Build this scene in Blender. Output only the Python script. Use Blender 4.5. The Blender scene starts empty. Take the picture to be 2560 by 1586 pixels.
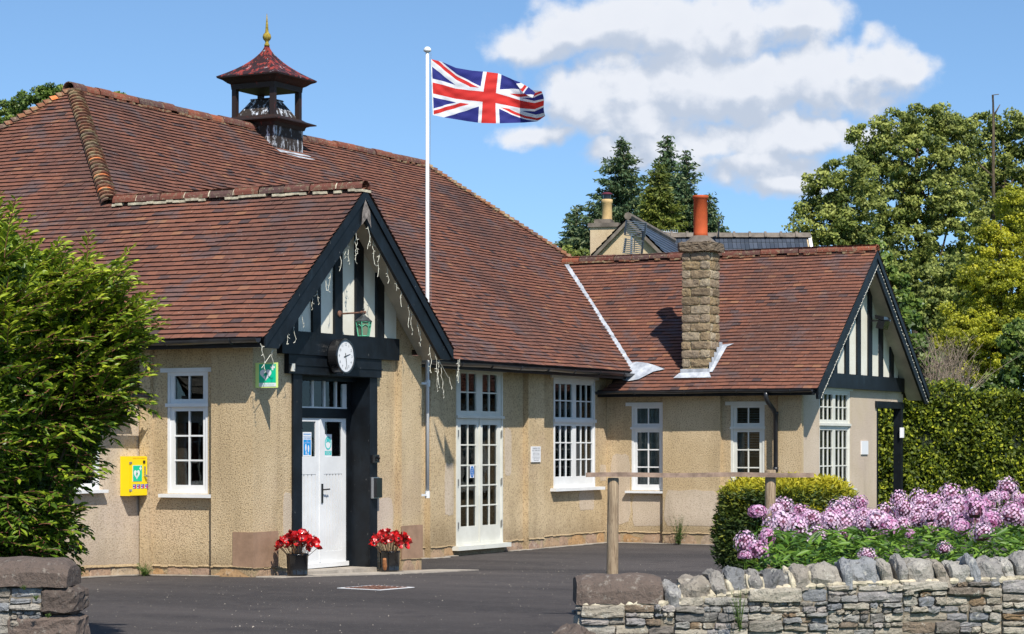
import bpy, bmesh, math, random
import numpy as np
from mathutils import Vector, Matrix, noise as mnoise

# ------------------------------------------------------------------ camera, sky, sun, exposure
sc = bpy.context.scene
COL = sc.collection
R = math.radians
CAM = Vector((-23.833, -16.320, 1.68))
YAW = R(27.9157)                                  # angle between the view axis and +X (the long facade)
FW = Vector((math.cos(YAW), math.sin(YAW), 0)); RT = Vector((math.sin(YAW), -math.cos(YAW), 0))
FPX = 5700.0                                      # focal length in pixels of a 2560 px wide picture
cd = bpy.data.cameras.new('camera'); cam = bpy.data.objects.new('camera', cd); COL.objects.link(cam)
cam.location = CAM
cam.rotation_euler = (R(90), 0, YAW - R(90))
cd.sensor_width = 36; cd.lens = 36 * FPX / 2560
cd.shift_y = (1110 - 793) / 2560
cd.clip_end = 5000
sc.camera = cam

SUNV = Vector((0.97, 1.0, -1.58)).normalized()     # travel direction of sunlight
SUN_EL = math.asin(-SUNV.z)
sd = bpy.data.lights.new('sun', 'SUN'); sun = bpy.data.objects.new('sun', sd); COL.objects.link(sun)
sd.energy = 5.0; sd.angle = R(0.53); sd.color = (1.0, 0.95, 0.87)
sun.rotation_euler = SUNV.to_track_quat('-Z', 'Y').to_euler()
sun.location = (0, -10, 30)

sc.view_settings.view_transform = 'Standard'; sc.view_settings.look = 'None'
sc.view_settings.exposure = 0.36; sc.view_settings.gamma = 1.0

class NT:
    """small helper to write node trees"""
    def __init__(s, tree): s.t = tree; s.n = tree.nodes; s.l = tree.links
    def new(s, typ, **kw):
        n = s.n.new(typ)
        for k, v in kw.items(): setattr(n, k, v)
        return n
    def put(s, sock, val):
        if hasattr(val, 'default_value') or hasattr(val, 'is_output'): s.l.new(val, sock)
        else: sock.default_value = val
    def m(s, op, a, b=0.0, c=None, clamp=False):
        n = s.new('ShaderNodeMath', operation=op); n.use_clamp = clamp
        s.put(n.inputs[0], a)
        if op not in ('ABSOLUTE', 'SQRT', 'SINE', 'COSINE', 'FRACT', 'FLOOR'): s.put(n.inputs[1], b)
        if c is not None: s.put(n.inputs[2], c)
        return n.outputs[0]
    def ss(s, v, a, b, o0=0.0, o1=1.0):
        n = s.new('ShaderNodeMapRange', interpolation_type='SMOOTHSTEP')
        s.put(n.inputs[0], v); n.inputs[1].default_value = a; n.inputs[2].default_value = b
        n.inputs[3].default_value = o0; n.inputs[4].default_value = o1
        return n.outputs[0]
    def mix(s, f, a, b, mode='MIX'):
        n = s.new('ShaderNodeMix', data_type='RGBA', blend_type=mode)
        s.put(n.inputs[0], f)
        for i, v in ((6, a), (7, b)):
            if isinstance(v, tuple): n.inputs[i].default_value = (*v[:3], 1)
            else: s.l.new(v, n.inputs[i])
        return n.outputs[2]
    def noise(s, scale, detail=4, rough=0.55, vec=None, dist=0.0):
        n = s.new('ShaderNodeTexNoise'); n.inputs['Scale'].default_value = scale
        n.inputs['Detail'].default_value = detail; n.inputs['Roughness'].default_value = rough
        n.inputs['Distortion'].default_value = dist
        if vec is not None: s.l.new(vec, n.inputs['Vector'])
        return n.outputs[0]
    def ramp(s, f, stops, interp='LINEAR'):
        n = s.new('ShaderNodeValToRGB'); s.l.new(f, n.inputs[0]); cr = n.color_ramp; cr.interpolation = interp
        while len(cr.elements) < len(stops): cr.elements.new(0.5)
        for e, (p, c) in zip(cr.elements, stops): e.position = p; e.color = (*c, 1)
        return n.outputs[0]

# --- sky with cumulus, laid out by direction
W = bpy.data.worlds.new('World'); sc.world = W; W.use_nodes = True
w = NT(W.node_tree); w.n.clear()
def cloud_group():
    g = bpy.data.node_groups.new('cloud_density', 'ShaderNodeTree')
    g.interface.new_socket('P', in_out='INPUT', socket_type='NodeSocketVector')
    g.interface.new_socket('D', in_out='OUTPUT', socket_type='NodeSocketFloat')
    g.interface.new_socket('S', in_out='OUTPUT', socket_type='NodeSocketFloat')
    q = NT(g); gi = q.new('NodeGroupInput'); go = q.new('NodeGroupOutput')
    P = gi.outputs[0]
    n1 = q.noise(5.2, 8, 0.55, P); n2 = q.noise(19, 6, 0.62, P)
    sep = q.new('ShaderNodeSeparateXYZ'); q.l.new(P, sep.inputs[0])
    wn = q.noise(3.1, 3, 0.6, P); wo_ = q.new('ShaderNodeVectorMath', operation='ADD'); q.l.new(P, wo_.inputs[0]); wo_.inputs[1].default_value = (5.2, 3.7, 1.1); wn2 = q.noise(4.3, 3, 0.6, wo_.outputs[0])
    x, y = q.m('ADD', sep.outputs[0], q.m('MULTIPLY', q.m('SUBTRACT', wn, 0.5), 0.22)), q.m('ADD', sep.outputs[1], q.m('MULTIPLY', q.m('SUBTRACT', wn2, 0.5), 0.26))
    blobs = [(1330, 100, 150, 62), (1420, 70, 150, 95), (1560, 60, 210, 115), (1700, 80, 250, 105), (1850, 50, 190, 95), (1970, 40, 130, 80),
             (1450, 240, 130, 85), (1570, 215, 180, 100), (1720, 190, 230, 110), (1880, 185, 220, 100), (2040, 175, 180, 88), (2180, 165, 150, 75), (2260, 150, 90, 48),
             (1340, 315, 120, 46), (1600, 290, 260, 85), (1800, 330, 300, 90), (2000, 315, 230, 80), (2150, 310, 140, 55), (1540, 390, 120, 60), (1890, 410, 230, 80), (1700, 390, 220, 70), (1960, 465, 150, 45)]
    best = None; ws = None; wt = None
    for (cx, cy, rx, ry) in blobs:
        dx = q.m('MULTIPLY', q.m('SUBTRACT', x, (cx - 1280) / 1000), 1000 / (rx * 1.06))
        dy = q.m('MULTIPLY', q.m('SUBTRACT', y, (1110 - cy) / 1000), 1000 / (ry * 1.10))
        r2 = q.m('ADD', q.m('MULTIPLY', dx, dx), q.m('MULTIPLY', dy, dy))
        v = q.m('SUBTRACT', 1.0, q.m('SQRT', r2))
        best = v if best is None else q.m('SMOOTH_MAX', best, v, 0.12)
        vp_ = q.m('POWER', q.m('MAXIMUM', v, 0.001), 1.5); wd = q.m('MULTIPLY', vp_, dy)
        ws = vp_ if ws is None else q.m('ADD', ws, vp_); wt = wd if wt is None else q.m('ADD', wt, wd)
    q.l.new(q.m('DIVIDE', wt, q.m('ADD', ws, 0.02)), go.inputs[1])
    d = q.m('ADD', best, q.m('MULTIPLY', q.m('SUBTRACT', n1, 0.47), 1.5))
    d = q.m('ADD', d, q.m('MULTIPLY', q.m('SUBTRACT', n2, 0.46), 0.55))
    q.l.new(d, go.inputs[0]); return g
tc = w.new('ShaderNodeTexCoord')
def dot(vec):
    n = w.new('ShaderNodeVectorMath', operation='DOT_PRODUCT'); w.l.new(tc.outputs['Generated'], n.inputs[0]); n.inputs[1].default_value = vec; return n.outputs['Value']
df, dr, dz = dot(FW), dot(RT), dot((0, 0, 1))
dfc = w.m('MAXIMUM', df, 0.15)
K = FPX / 1000
px_ = w.m('MULTIPLY', w.m('DIVIDE', dr, dfc), K); py_ = w.m('MULTIPLY', w.m('DIVIDE', dz, dfc), K)
cmb = w.new('ShaderNodeCombineXYZ'); w.l.new(px_, cmb.inputs[0]); w.l.new(py_, cmb.inputs[1])
mp = w.new('ShaderNodeVectorMath', operation='ADD'); w.l.new(cmb.outputs[0], mp.inputs[0]); mp.inputs[1].default_value = (0.02, 0.07, 0)
sc1 = w.new('ShaderNodeVectorMath', operation='MULTIPLY'); w.l.new(cmb.outputs[0], sc1.inputs[0]); sc1.inputs[1].default_value = (1, 1, 1)
G = cloud_group()
def dens(vec):
    n = w.new('ShaderNodeGroup'); n.node_tree = G; w.l.new(vec, n.inputs[0]); return n.outputs[0], n.outputs[1]
# noise scales in the group are per 1000 px, rescale by dividing coordinates
(d0, S0), (d1, S1) = dens(sc1.outputs[0]), dens(mp.outputs[0])
front = w.ss(df, 0.5, 0.7)
alpha = w.m('MULTIPLY', w.m('MULTIPLY', w.ss(d0, 0.0, 0.62), front), 0.96)
lit = w.ss(w.m('ADD', w.m('SUBTRACT', d0, d1), w.m('MULTIPLY', S0, 0.30)), -0.42, 0.30)
thick = w.ss(d0, 0.2, 1.9)
ccol = w.mix(lit, (0.43, 0.485, 0.58), (0.68, 0.70, 0.745))
ccol = w.mix(w.m('MULTIPLY', thick, 0.15), ccol, (0.42, 0.47, 0.58))
sky = w.new('ShaderNodeTexSky', sky_type='NISHITA'); sky.sun_disc = False
sky.sun_elevation = SUN_EL; sky.sun_rotation = math.atan2(-SUNV.x, -SUNV.y)
sky.air_density = 1.0; sky.dust_density = 0.35; sky.ozone_density = 1.6; sky.altitude = 150
bg = w.new('ShaderNodeBackground'); bg.inputs[1].default_value = 0.115
skyc = w.mix(1.0, sky.outputs[0], (0.88, 1.06, 1.17), 'MULTIPLY')
vadd = w.new('ShaderNodeVectorMath', operation='MULTIPLY_ADD'); w.l.new(tc.outputs['Generated'], vadd.inputs[0])
vadd.inputs[1].default_value = (1, 1, 1.3); vadd.inputs[2].default_value = (0, 0, 0.07)
nrm = w.new('ShaderNodeVectorMath', operation='NORMALIZE'); w.l.new(vadd.outputs[0], nrm.inputs[0]); w.l.new(nrm.outputs[0], sky.inputs[0])
w.l.new(skyc, bg.inputs[0])
bg2 = w.new('ShaderNodeBackground'); w.l.new(ccol, bg2.inputs[0]); bg2.inputs[1].default_value = 1.0
mx = w.new('ShaderNodeMixShader'); w.l.new(alpha, mx.inputs[0]); w.l.new(bg.outputs[0], mx.inputs[1]); w.l.new(bg2.outputs[0], mx.inputs[2])
wo = w.new('ShaderNodeOutputWorld'); w.l.new(mx.outputs[0], wo.inputs[0])

# ------------------------------------------------------------------ object helpers
def link(o, parent=None):
    COL.objects.link(o)
    if parent is not None: o.parent = parent
    return o
def tag(o, label=None, cat=None, group=None, kind=None):
    if label: o['label'] = label
    if cat: o['category'] = cat
    if group: o['group'] = group
    if kind: o['kind'] = kind
    return o
def empty(name, loc=(0, 0, 0), label=None, cat=None, group=None, parent=None):
    o = bpy.data.objects.new(name, None); o.location = loc; o.empty_display_size = .2
    link(o, parent); return tag(o, label, cat, group)

class MB:
    def __init__(s): s.v = []; s.f = []; s.t = []; s.tone = 0.5
    def face(s, pts, tone=None):
        b = len(s.v); s.v += [tuple(p) for p in pts]; s.f.append(tuple(range(b, b + len(pts)))); s.t.append(s.tone if tone is None else tone)
    def mesh(s, verts, faces, tone=None):
        b = len(s.v); s.v += [tuple(p) for p in verts]
        for f in faces: s.f.append(tuple(i + b for i in f)); s.t.append(s.tone if tone is None else tone)
    def box(s, x0, x1, y0, y1, z0, z1, tone=None, M=None):
        V = [Vector((x, y, z)) for z in (z0, z1) for y in (y0, y1) for x in (x0, x1)]
        if M is not None: V = [M @ v for v in V]
        s.mesh(V, [(0, 2, 3, 1), (4, 5, 7, 6), (0, 1, 5, 4), (2, 6, 7, 3), (0, 4, 6, 2), (1, 3, 7, 5)], tone)
    def prism(s, poly, dvec, tone=None):
        """closed polygon (3-D points) swept by dvec"""
        n = len(poly); A = [Vector(p) for p in poly]; B = [p + Vector(dvec) for p in A]
        s.mesh(A + B, [tuple(range(n))[::-1], tuple(range(n, 2 * n))] + [(i, (i + 1) % n, n + (i + 1) % n, n + i) for i in range(n)], tone)
    def tube(s, path, r, n=8, cap=True, tone=None):
        P = [Vector(p) for p in path]; rings = []
        rr = r if isinstance(r, (list, tuple)) else [r] * len(P)
        up = Vector((0, 0, 1))
        for i, p in enumerate(P):
            d = (P[min(i + 1, len(P) - 1)] - P[max(i - 1, 0)])
            if d.length < 1e-7: d = Vector((0, 0, 1))
            d.normalize()
            a = d.cross(up)
            if a.length < .05: a = d.cross(Vector((1, 0, 0)))
            a.normalize(); b = d.cross(a)
            rings.append([p + (a * math.cos(2 * math.pi * k / n) + b * math.sin(2 * math.pi * k / n)) * rr[i] for k in range(n)])
        V = [v for ring in rings for v in ring]; F = []
        for i in range(len(P) - 1):
            for k in range(n):
                F.append((i * n + k, i * n + (k + 1) % n, (i + 1) * n + (k + 1) % n, (i + 1) * n + k))
        if cap: F += [tuple(range(n))[::-1], tuple((len(P) - 1) * n + k for k in range(n))]
        s.mesh(V, F, tone)
    def lathe(s, prof, c=(0, 0, 0), n=24, tone=None, M=None):
        V = []; F = []
        for (r, z) in prof:
            for k in range(n):
                a = 2 * math.pi * k / n; p = Vector((r * math.cos(a), r * math.sin(a), z))
                V.append((M @ p if M is not None else p) + Vector(c))
        for i in range(len(prof) - 1):
            for k in range(n): F.append((i * n + k, i * n + (k + 1) % n, (i + 1) * n + (k + 1) % n, (i + 1) * n + k))
        F += [tuple(range(n))[::-1], tuple((len(prof) - 1) * n + k for k in range(n))]
        s.mesh(V, F, tone)
    def build(s, name, mat, parent=None, smooth=False, angle=None):
        me = bpy.data.meshes.new(name); me.from_pydata(s.v, [], s.f); me.materials.append(mat)
        at = me.attributes.new('tone', 'FLOAT', 'FACE'); at.data.foreach_set('value', np.array(s.t, dtype=np.float32))
        if smooth: me.polygons.foreach_set('use_smooth', [True] * len(me.polygons))
        me.update()
        o = bpy.data.objects.new(name, me); link(o, parent)
        return o

# ------------------------------------------------------------------ materials
MATS = {}
def mat(name, fn):
    if name in MATS: return MATS[name]
    m = bpy.data.materials.new(name); m.use_nodes = True; q = NT(m.node_tree)
    b = q.n['Principled BSDF']; fn(q, b); MATS[name] = m; return m
def setb(q, b, color, rough=.8, bump=None, bstr=.4, bdist=.01, spec=.3, metal=0.0):
    if isinstance(color, tuple): b.inputs['Base Color'].default_value = (*color[:3], 1)
    else: q.l.new(color, b.inputs['Base Color'])
    q.put(b.inputs['Roughness'], rough); b.inputs['Specular IOR Level'].default_value = spec; b.inputs['Metallic'].default_value = metal
    if bump is not None:
        n = q.new('ShaderNodeBump'); n.inputs['Strength'].default_value = bstr; n.inputs['Distance'].default_value = bdist
        q.l.new(bump, n.inputs['Height']); q.l.new(n.outputs[0], b.inputs['Normal'])
def pos(q):
    return q.new('ShaderNodeNewGeometry').outputs['Position']
def tone(q):
    return q.new('ShaderNodeAttribute', attribute_name='tone').outputs['Fac']
def stretch(q, v, s):
    n = q.new('ShaderNodeVectorMath', operation='MULTIPLY'); q.l.new(v, n.inputs[0]); n.inputs[1].default_value = s; return n.outputs[0]

def f_render(base, dark, light, pebble=1.0):
    def fn(q, b):
        P = pos(q)
        sp = q.noise(52, 3, .62, P); sp2 = q.noise(95, 2, .6, P); big = q.noise(.9, 5, .6, P); streak = q.noise(1.0, 5, .6, stretch(q, P, (3.2, 3.2, .55)))
        c = q.mix(q.ss(big, .32, .7), base, light)
        c = q.mix(q.m('MULTIPLY', q.ss(streak, .46, .72), .5), c, tuple(x * .68 for x in base)); c = q.mix(q.m('MULTIPLY', q.ss(q.noise(.55, 4, .6, P), .52, .66), .35), c, (base[0] * .95, base[1] * .93, base[2] * 1.12))
        c = q.mix(q.m('MULTIPLY', q.ss(sp, .50, .66), .72), c, dark)
        c = q.mix(q.m('MULTIPLY', q.ss(sp2, .56, .72), .35), c, tuple(min(1, x * 1.35) for x in light))
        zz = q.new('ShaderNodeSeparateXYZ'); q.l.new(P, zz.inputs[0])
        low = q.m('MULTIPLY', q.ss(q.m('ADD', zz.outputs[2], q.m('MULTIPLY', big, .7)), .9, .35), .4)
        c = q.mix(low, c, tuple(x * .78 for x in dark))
        hgt = q.m('ADD', sp, q.m('MULTIPLY', sp2, .5))
        setb(q, b, c, .95, hgt, .8, .014 * pebble, .15)
    return fn
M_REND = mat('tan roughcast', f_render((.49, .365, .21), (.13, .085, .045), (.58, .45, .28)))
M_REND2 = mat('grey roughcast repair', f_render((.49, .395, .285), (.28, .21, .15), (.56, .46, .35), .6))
def q_off(q, v, o):
    n = q.new('ShaderNodeVectorMath', operation='ADD'); q.l.new(v, n.inputs[0]); n.inputs[1].default_value = (o, o, o); return n.outputs[0]
def f_tile(q, b):
    P = pos(q); t = tone(q)
    c = q.ramp(t, [(0.0, (.030, .019, .017)), (.06, (.075, .048, .046)), (.16, (.115, .058, .048)), (.45, (.160, .068, .046)), (.75, (.192, .079, .051)), (.93, (.225, .100, .057)), (1.0, (.24, .115, .065))])
    big = q.noise(.55, 5, .6, P); st = q.noise(5, 4, .6, P); sm = q.noise(42, 2, .5, P); mid = q.noise(2.4, 4, .65, P)
    c = q.mix(q.m('MULTIPLY', q.ss(big, .47, .66), .6), c, (.075, .047, .042))
    pt_ = q.noise(1.5, 3, .6, q_off(q, stretch(q, P, (1, 1, 2.2)), 4.0)); c = q.mix(q.m('MULTIPLY', q.ss(pt_, .54, .64), .6), c, (.10, .075, .075))
    c = q.mix(q.m('MULTIPLY', q.ss(mid, .55, .75), .35), c, (.20, .073, .04))
    c = q.mix(q.m('MULTIPLY', q.ss(st, .55, .78), .35), c, (.06, .05, .04))
    c = q.mix(q.m('MULTIPLY', q.ss(sm, .70, .74), .75), c, (.42, .36, .30))
    setb(q, b, c, .88, st, .25, .01, .2)
M_TILE = mat('clay roof tiles', f_tile)
def f_ridge(q, b):
    P = pos(q); t = tone(q)
    c = q.ramp(t, [(0, (.085, .05, .046)), (.35, (.12, .048, .038)), (.75, (.17, .056, .036)), (1, (.27, .075, .04))])
    c = q.mix(q.m('MULTIPLY', q.ss(q.noise(14, 5, .7, P), .48, .66), .6), c, (.19, .165, .10))
    c = q.mix(q.m('MULTIPLY', q.ss(q.noise(30, 3, .6, P), .62, .7), .7), c, (.42, .38, .28))
    setb(q, b, c, .9, q.noise(30, 4, .6, P), .5, .01, .2)
M_RIDGE = mat('ridge tiles', f_ridge)
def f_hipt(q, b):
    P = pos(q); t = tone(q)
    c = q.ramp(t, [(0, (.10, .062, .05)), (.5, (.17, .065, .04)), (.93, (.22, .10, .05)), (.95, (.62, .17, .05)), (1, (.62, .17, .05))])
    c = q.mix(q.m('MULTIPLY', q.ss(q.noise(9, 5, .7, P), .46, .62), .7), c, (.33, .28, .16))
    setb(q, b, c, .92, q.noise(30, 4, .6, P), .6, .01, .2)
M_HIPT = mat('lichened hip tiles', f_hipt)
def simple(name, col, rough=.7, var=.25, scale=6, bump=.15, bd=.004, spec=.3, metal=0):
    def fn(q, b):
        P = pos(q); n = q.noise(scale, 5, .6, P)
        c = q.mix(q.ss(n, .3, .7), tuple(x * (1 - var) for x in col), tuple(min(1, x * (1 + var)) for x in col))
        setb(q, b, c, rough, q.noise(scale * 5, 3, .6, P), bump, bd, spec, metal)
    return mat(name, fn)
M_MORTAR = simple('cream mortar', (.46, .40, .29), .95, .3, 12, .5, .01)
M_DECK = simple('roof underside', (.05, .04, .035), .9)
M_CREAM = simple('cream soffit', (.55, .49, .38), .8, .12, 4)
def f_black(q, b):
    P = pos(q)
    n = q.noise(3.5, 5, .65, P); gr = q.noise(5, 5, .7, stretch(q, P, (1, 1, .22)))
    gr2 = q.noise(9, 5, .7, stretch(q, P, (2, 2, .5)))
    c = q.mix(q.ss(n, .35, .75), (.0035, .0045, .006), (.008, .012, .017))
    c = q.mix(q.m('MULTIPLY', q.ss(gr, .58, .72), .4), c, (.018, .032, .042))
    c = q.mix(q.m('MULTIPLY', q.ss(q.noise(34, 3, .6, stretch(q, P, (1, 1, .35))), .71, .75), .5), c, (.30, .29, .27))
    setb(q, b, c, .5, gr2, .3, .005, .3)
M_BLACK = mat('weathered black timber', f_black)
M_GUT = simple('black gutter', (.022, .023, .026), .3, .3, 5, .1, .002, .5)
def f_white(c0, c1, dirt):
    def fn(q, b):
        P = pos(q); n = q.noise(2.2, 5, .65, P)
        c = q.mix(q.ss(n, .35, .7), c0, c1)
        c = q.mix(q.m('MULTIPLY', q.ss(q.noise(13, 5, .7, P), .6, .78), dirt), c, (.42, .39, .33))
        setb(q, b, c, .5, q.noise(28, 3, .5, P), .08, .003, .35)
    return fn
M_WHITE = mat('white paint', f_white((.62, .62, .61), (.70, .70, .69), .35))
M_IVORY = mat('ivory paint', f_white((.58, .57, .50), (.66, .65, .58), .3))
M_PLAST = mat('cream plaster', f_white((.66, .62, .51), (.74, .71, .61), .35))
def f_glass(q, b):
    out = q.n['Material Output']; tr = q.new('ShaderNodeBsdfTransparent'); tr.inputs[0].default_value = (.72, .76, .74, 1)
    gl = q.new('ShaderNodeBsdfGlossy'); gl.inputs['Roughness'].default_value = .03; gl.inputs[0].default_value = (.9, .93, .95, 1)
    P = pos(q); bp = q.new('ShaderNodeBump'); bp.inputs['Strength'].default_value = .12; bp.inputs['Distance'].default_value = .02
    q.l.new(q.noise(3, 2, .5, P), bp.inputs['Height']); q.l.new(bp.outputs[0], gl.inputs['Normal'])
    fr = q.new('ShaderNodeFresnel'); fr.inputs[0].default_value = 1.45
    ms = q.new('ShaderNodeMixShader'); q.l.new(fr.outputs[0], ms.inputs[0]); q.l.new(tr.outputs[0], ms.inputs[1]); q.l.new(gl.outputs[0], ms.inputs[2])
    q.l.new(ms.outputs[0], out.inputs[0])
M_GLASS = mat('window glass', f_glass)
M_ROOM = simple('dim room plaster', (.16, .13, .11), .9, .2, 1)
M_CURT = simple('pale curtain cloth', (.55, .58, .52), .9, .15, 3)
M_NET = simple('grey blind', (.34, .36, .36), .8, .2, 3)
def f_lead(q, b):
    P = pos(q); c = q.mix(q.ss(q.noise(7, 5, .6, P), .3, .7), (.26, .28, .31), (.50, .52, .55)); setb(q, b, c, .6, q.noise(20, 4, .6, P), .3, .01, .4)
M_LEAD = mat('lead flashing', f_lead)
def f_stone(ramp, lich=.4, bs=.9, scale=9, bd=.025):
    def fn(q, b):
        P = pos(q); t = tone(q); c = q.ramp(t, ramp)
        n = q.noise(scale, 7, .68, P); n2 = q.noise(scale * 3.3, 5, .65, P); n3 = q.noise(scale * 1.3, 5, .7, q_off(q, P, 7.3))
        c = q.mix(q.m('MULTIPLY', q.ss(n, .42, .68), .55), c, q.mix(.5, c, (.04, .035, .03)))
        c = q.mix(q.m('MULTIPLY', q.ss(n3, .56, .66), lich), c, (.55, .52, .44))
        c = q.mix(q.m('MULTIPLY', q.ss(n2, .56, .66), .65), c, (.07, .062, .055))
        h = q.m('ADD', n, q.m('MULTIPLY', n2, .4)); setb(q, b, c, .92, h, bs, bd, .25)
    return fn
def q_off(q, v, o):
    n = q.new('ShaderNodeVectorMath', operation='ADD'); q.l.new(v, n.inputs[0]); n.inputs[1].default_value = (o, o, o); return n.outputs[0]
M_DRY = mat('limestone walling', f_stone([(0, (.24, .155, .08)), (.12, (.17, .16, .15)), (.35, (.33, .285, .22)), (.62, (.42, .375, .30)), (.82, (.20, .205, .215)), (1, (.38, .33, .29))], .6, 1.0, 12, .035))
M_COPE = mat('grey coping stone', f_stone([(0, (.13, .125, .12)), (.3, (.27, .275, .28)), (.6, (.28, .24, .19)), (1, (.40, .38, .34))], .5, 1.0, 11, .035))
M_GRIT = mat('brown gritstone coping', f_stone([(0, (.085, .066, .055)), (1, (.17, .125, .10))], .22, 1.0, 14, .03))
M_PLINTH = mat('sandstone plinth blocks', f_stone([(0, (.40, .24, .11)), (.4, (.36, .245, .15)), (.7, (.33, .22, .16)), (1, (.42, .33, .22))], .25, .7, 8))
M_ASH = simple('pink sandstone ashlar', (.27, .17, .11), .9, .14, 5, .35, .006)
M_CHIM = mat('rock faced chimney stone', f_stone([(0, (.16, .12, .08)), (.4, (.30, .215, .115)), (.75, (.27, .205, .14)), (1, (.38, .31, .21))], .15, 1.0, 9, .04))
M_CHMOR = simple('yellow lime mortar', (.40, .32, .17), .95, .25, 15, .5, .01)
def f_asph(q, b):
    P = pos(q); big = q.noise(.45, 5, .62, stretch(q, P, (1, .35, 1))); fine = q.noise(95, 3, .65, P); med = q.noise(7, 5, .7, P); f2 = q.noise(38, 2, .5, P)
    c = q.mix(q.ss(big, .35, .7), (.042, .037, .036), (.086, .074, .069))
    c = q.mix(q.m('MULTIPLY', q.ss(med, .45, .7), .45), c, (.082, .074, .070))
    c = q.mix(q.m('MULTIPLY', q.ss(fine, .52, .7), .55), c, (.018, .017, .018))
    c = q.mix(q.m('MULTIPLY', q.ss(f2, .685, .72), .8), c, (.30, .27, .23))
    c = q.mix(q.m('MULTIPLY', q.ss(q.noise(1.3, 6, .7, P, .6), .56, .64), .45), c, (.030, .027, .029))
    c = q.mix(q.m('MULTIPLY', q.ss(q.noise(150, 2, .5, P), .60, .7), .5), c, (.15, .135, .12))
    setb(q, b, c, .92, q.m('ADD', fine, q.m('MULTIPLY', med, .6)), .8, .012, .25)
M_ASPH = mat('asphalt', f_asph)
M_CONC = simple('pale concrete', (.33, .29, .24), .93, .25, 5, .4, .006)
M_GRASS = simple('grass turf', (.055, .09, .02), .95, .5, 3, .6, .03)
M_SOIL = simple('dark soil', (.05, .035, .025), .98, .4, 5, .6, .02)
def f_slate(q, b):
    P = pos(q); t = tone(q); c = q.ramp(t, [(0, (.030, .038, .052)), (1, (.060, .072, .095))]); setb(q, b, c, .45, q.noise(10, 4, .6, P), .2, .01, .5)
M_GRIDGE = simple('grey brown ridge', (.15, .125, .10), .9, .3, 4)
M_SLATE = mat('blue slate', f_slate)
M_HREN = mat('cream roughcast', f_render((.50, .38, .23), (.33, .24, .14), (.58, .46, .30), .5))
def f_wood(q, b):
    P = pos(q); g = q.noise(6, 6, .7, stretch(q, P, (9, 9, .9)), 1.0)
    c = q.mix(q.ss(g, .3, .7), (.17, .115, .07), (.38, .29, .19)); c = q.mix(q.m('MULTIPLY', q.ss(q.noise(16, 4, .6, stretch(q, P, (3, 3, .4))), .62, .7), .6), c, (.07, .05, .035))
    setb(q, b, c, .9, g, .6, .01, .2)
M_WOOD = mat('weathered round timber', f_wood)
M_RAIL = simple('weathered rail', (.25, .175, .13), .9, .35, 9, .5, .006)
def col(name, c, rough=.5, spec=.4, metal=0, trans=0):
    def fn(q, b):
        setb(q, b, c, rough, None, spec=spec, metal=metal)
    return mat(name, fn)
M_YEL = col('yellow painted steel', (.83, .60, .005), .4)
M_SIGNG = col('safety green', (.0, .50, .27), .45)
M_SIGNW = col('sign white', (.7, .7, .7), .5)
M_LIME = col('photoluminescent border', (.62, .75, .22), .5)
M_BLU = col('sign blue', (.0, .25, .62), .45)
M_BLU2 = col('plaque blue', (.005, .13, .42), .45)
M_TEAL = col('teal print', (.05, .48, .45), .45)
M_RED = col('magenta print', (.55, .02, .10), .5)
M_NAVY = col('navy print', (.03, .06, .35), .5)
M_INK = col('grey ink', (.18, .18, .19), .6)
M_CHROME = col('dull steel', (.45, .45, .45), .35, .5, .9)
M_BPLAS = col('glossy black plastic', (.012, .012, .013), .18, .5)
M_TERRA = simple('terracotta pot', (.46, .085, .025), .75, .12, 5, .15, .004)
M_BUFF = simple('buff clay pot', (.50, .34, .15), .8, .18, 4, .2, .004)
M_MAROON = col('maroon cowl', (.12, .02, .03), .4)
M_POPPY = mat('red ceramic', lambda q, b: setb(q, b, q.ramp(tone(q), [(0, (.20, .002, .003)), (1, (.62, .006, .008))]), .38, None, spec=.6))
M_WIRE = simple('fair stem', (.28, .17, .09), .6)
M_PINE = simple('green copper', (.09, .36, .22), .55, .3, 10)
M_LANT = simple('lantern iron', (.05, .055, .055), .5, .4, 12)
M_FROST = col('frosted lantern glass', (.16, .19, .13), .25)
M_LIGHTS = col('cream cable', (.62, .60, .50), .5)
def f_rust(q, b):
    P = pos(q); n = q.noise(16, 4, .6, P); c = q.mix(q.ss(n, .35, .65), (.09, .05, .04), (.24, .12, .08)); setb(q, b, c, .8, n, .4, .006)
M_RUST = mat('rusty cast iron', f_rust)
def f_cup(q, b):
    P = pos(q); n = q.noise(3.2, 5, .6, stretch(q, P, (2.2, 2.2, .9))); n2 = q.noise(11, 5, .65, stretch(q, P, (1.6, 1.6, .6)))
    c = q.mix(q.ss(n, .46, .56), (.035, .013, .012), (.27, .040, .028)); c = q.mix(q.ss(n2, .49, .57), c, (.025, .013, .012)); c = q.mix(q.m('MULTIPLY', q.ss(q.noise(8, 5, .7, P), .61, .67), .8), c, (.42, .40, .41))
    setb(q, b, c, .6, n2, .3, .01)
M_CUPR = mat('flaking red paint', f_cup)
def f_cup2(q, b):
    P = pos(q); n = q.noise(6, 5, .7, stretch(q, P, (2, 2, .45))); c = q.mix(q.m('MULTIPLY', q.ss(n, .60, .68), .55), (.024, .014, .012), (.20, .03, .02)); setb(q, b, c, .6, n, .3, .01)
M_CUPD = mat('dark flaking timber', f_cup2)
def f_cup3(q, b):
    P = pos(q); n = q.noise(7, 6, .75, stretch(q, P, (1.6, 1.6, .45))); c = q.mix(q.ss(n, .52, .60), (.03, .022, .018), (.50, .53, .58)); setb(q, b, c, .7, n, .3, .01)
M_CUPW = mat('peeling white on dark lead', f_cup3)
M_LICH = simple('yellow lichened finial', (.26, .19, .03), .9, .5, 20, .5, .01)

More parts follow.
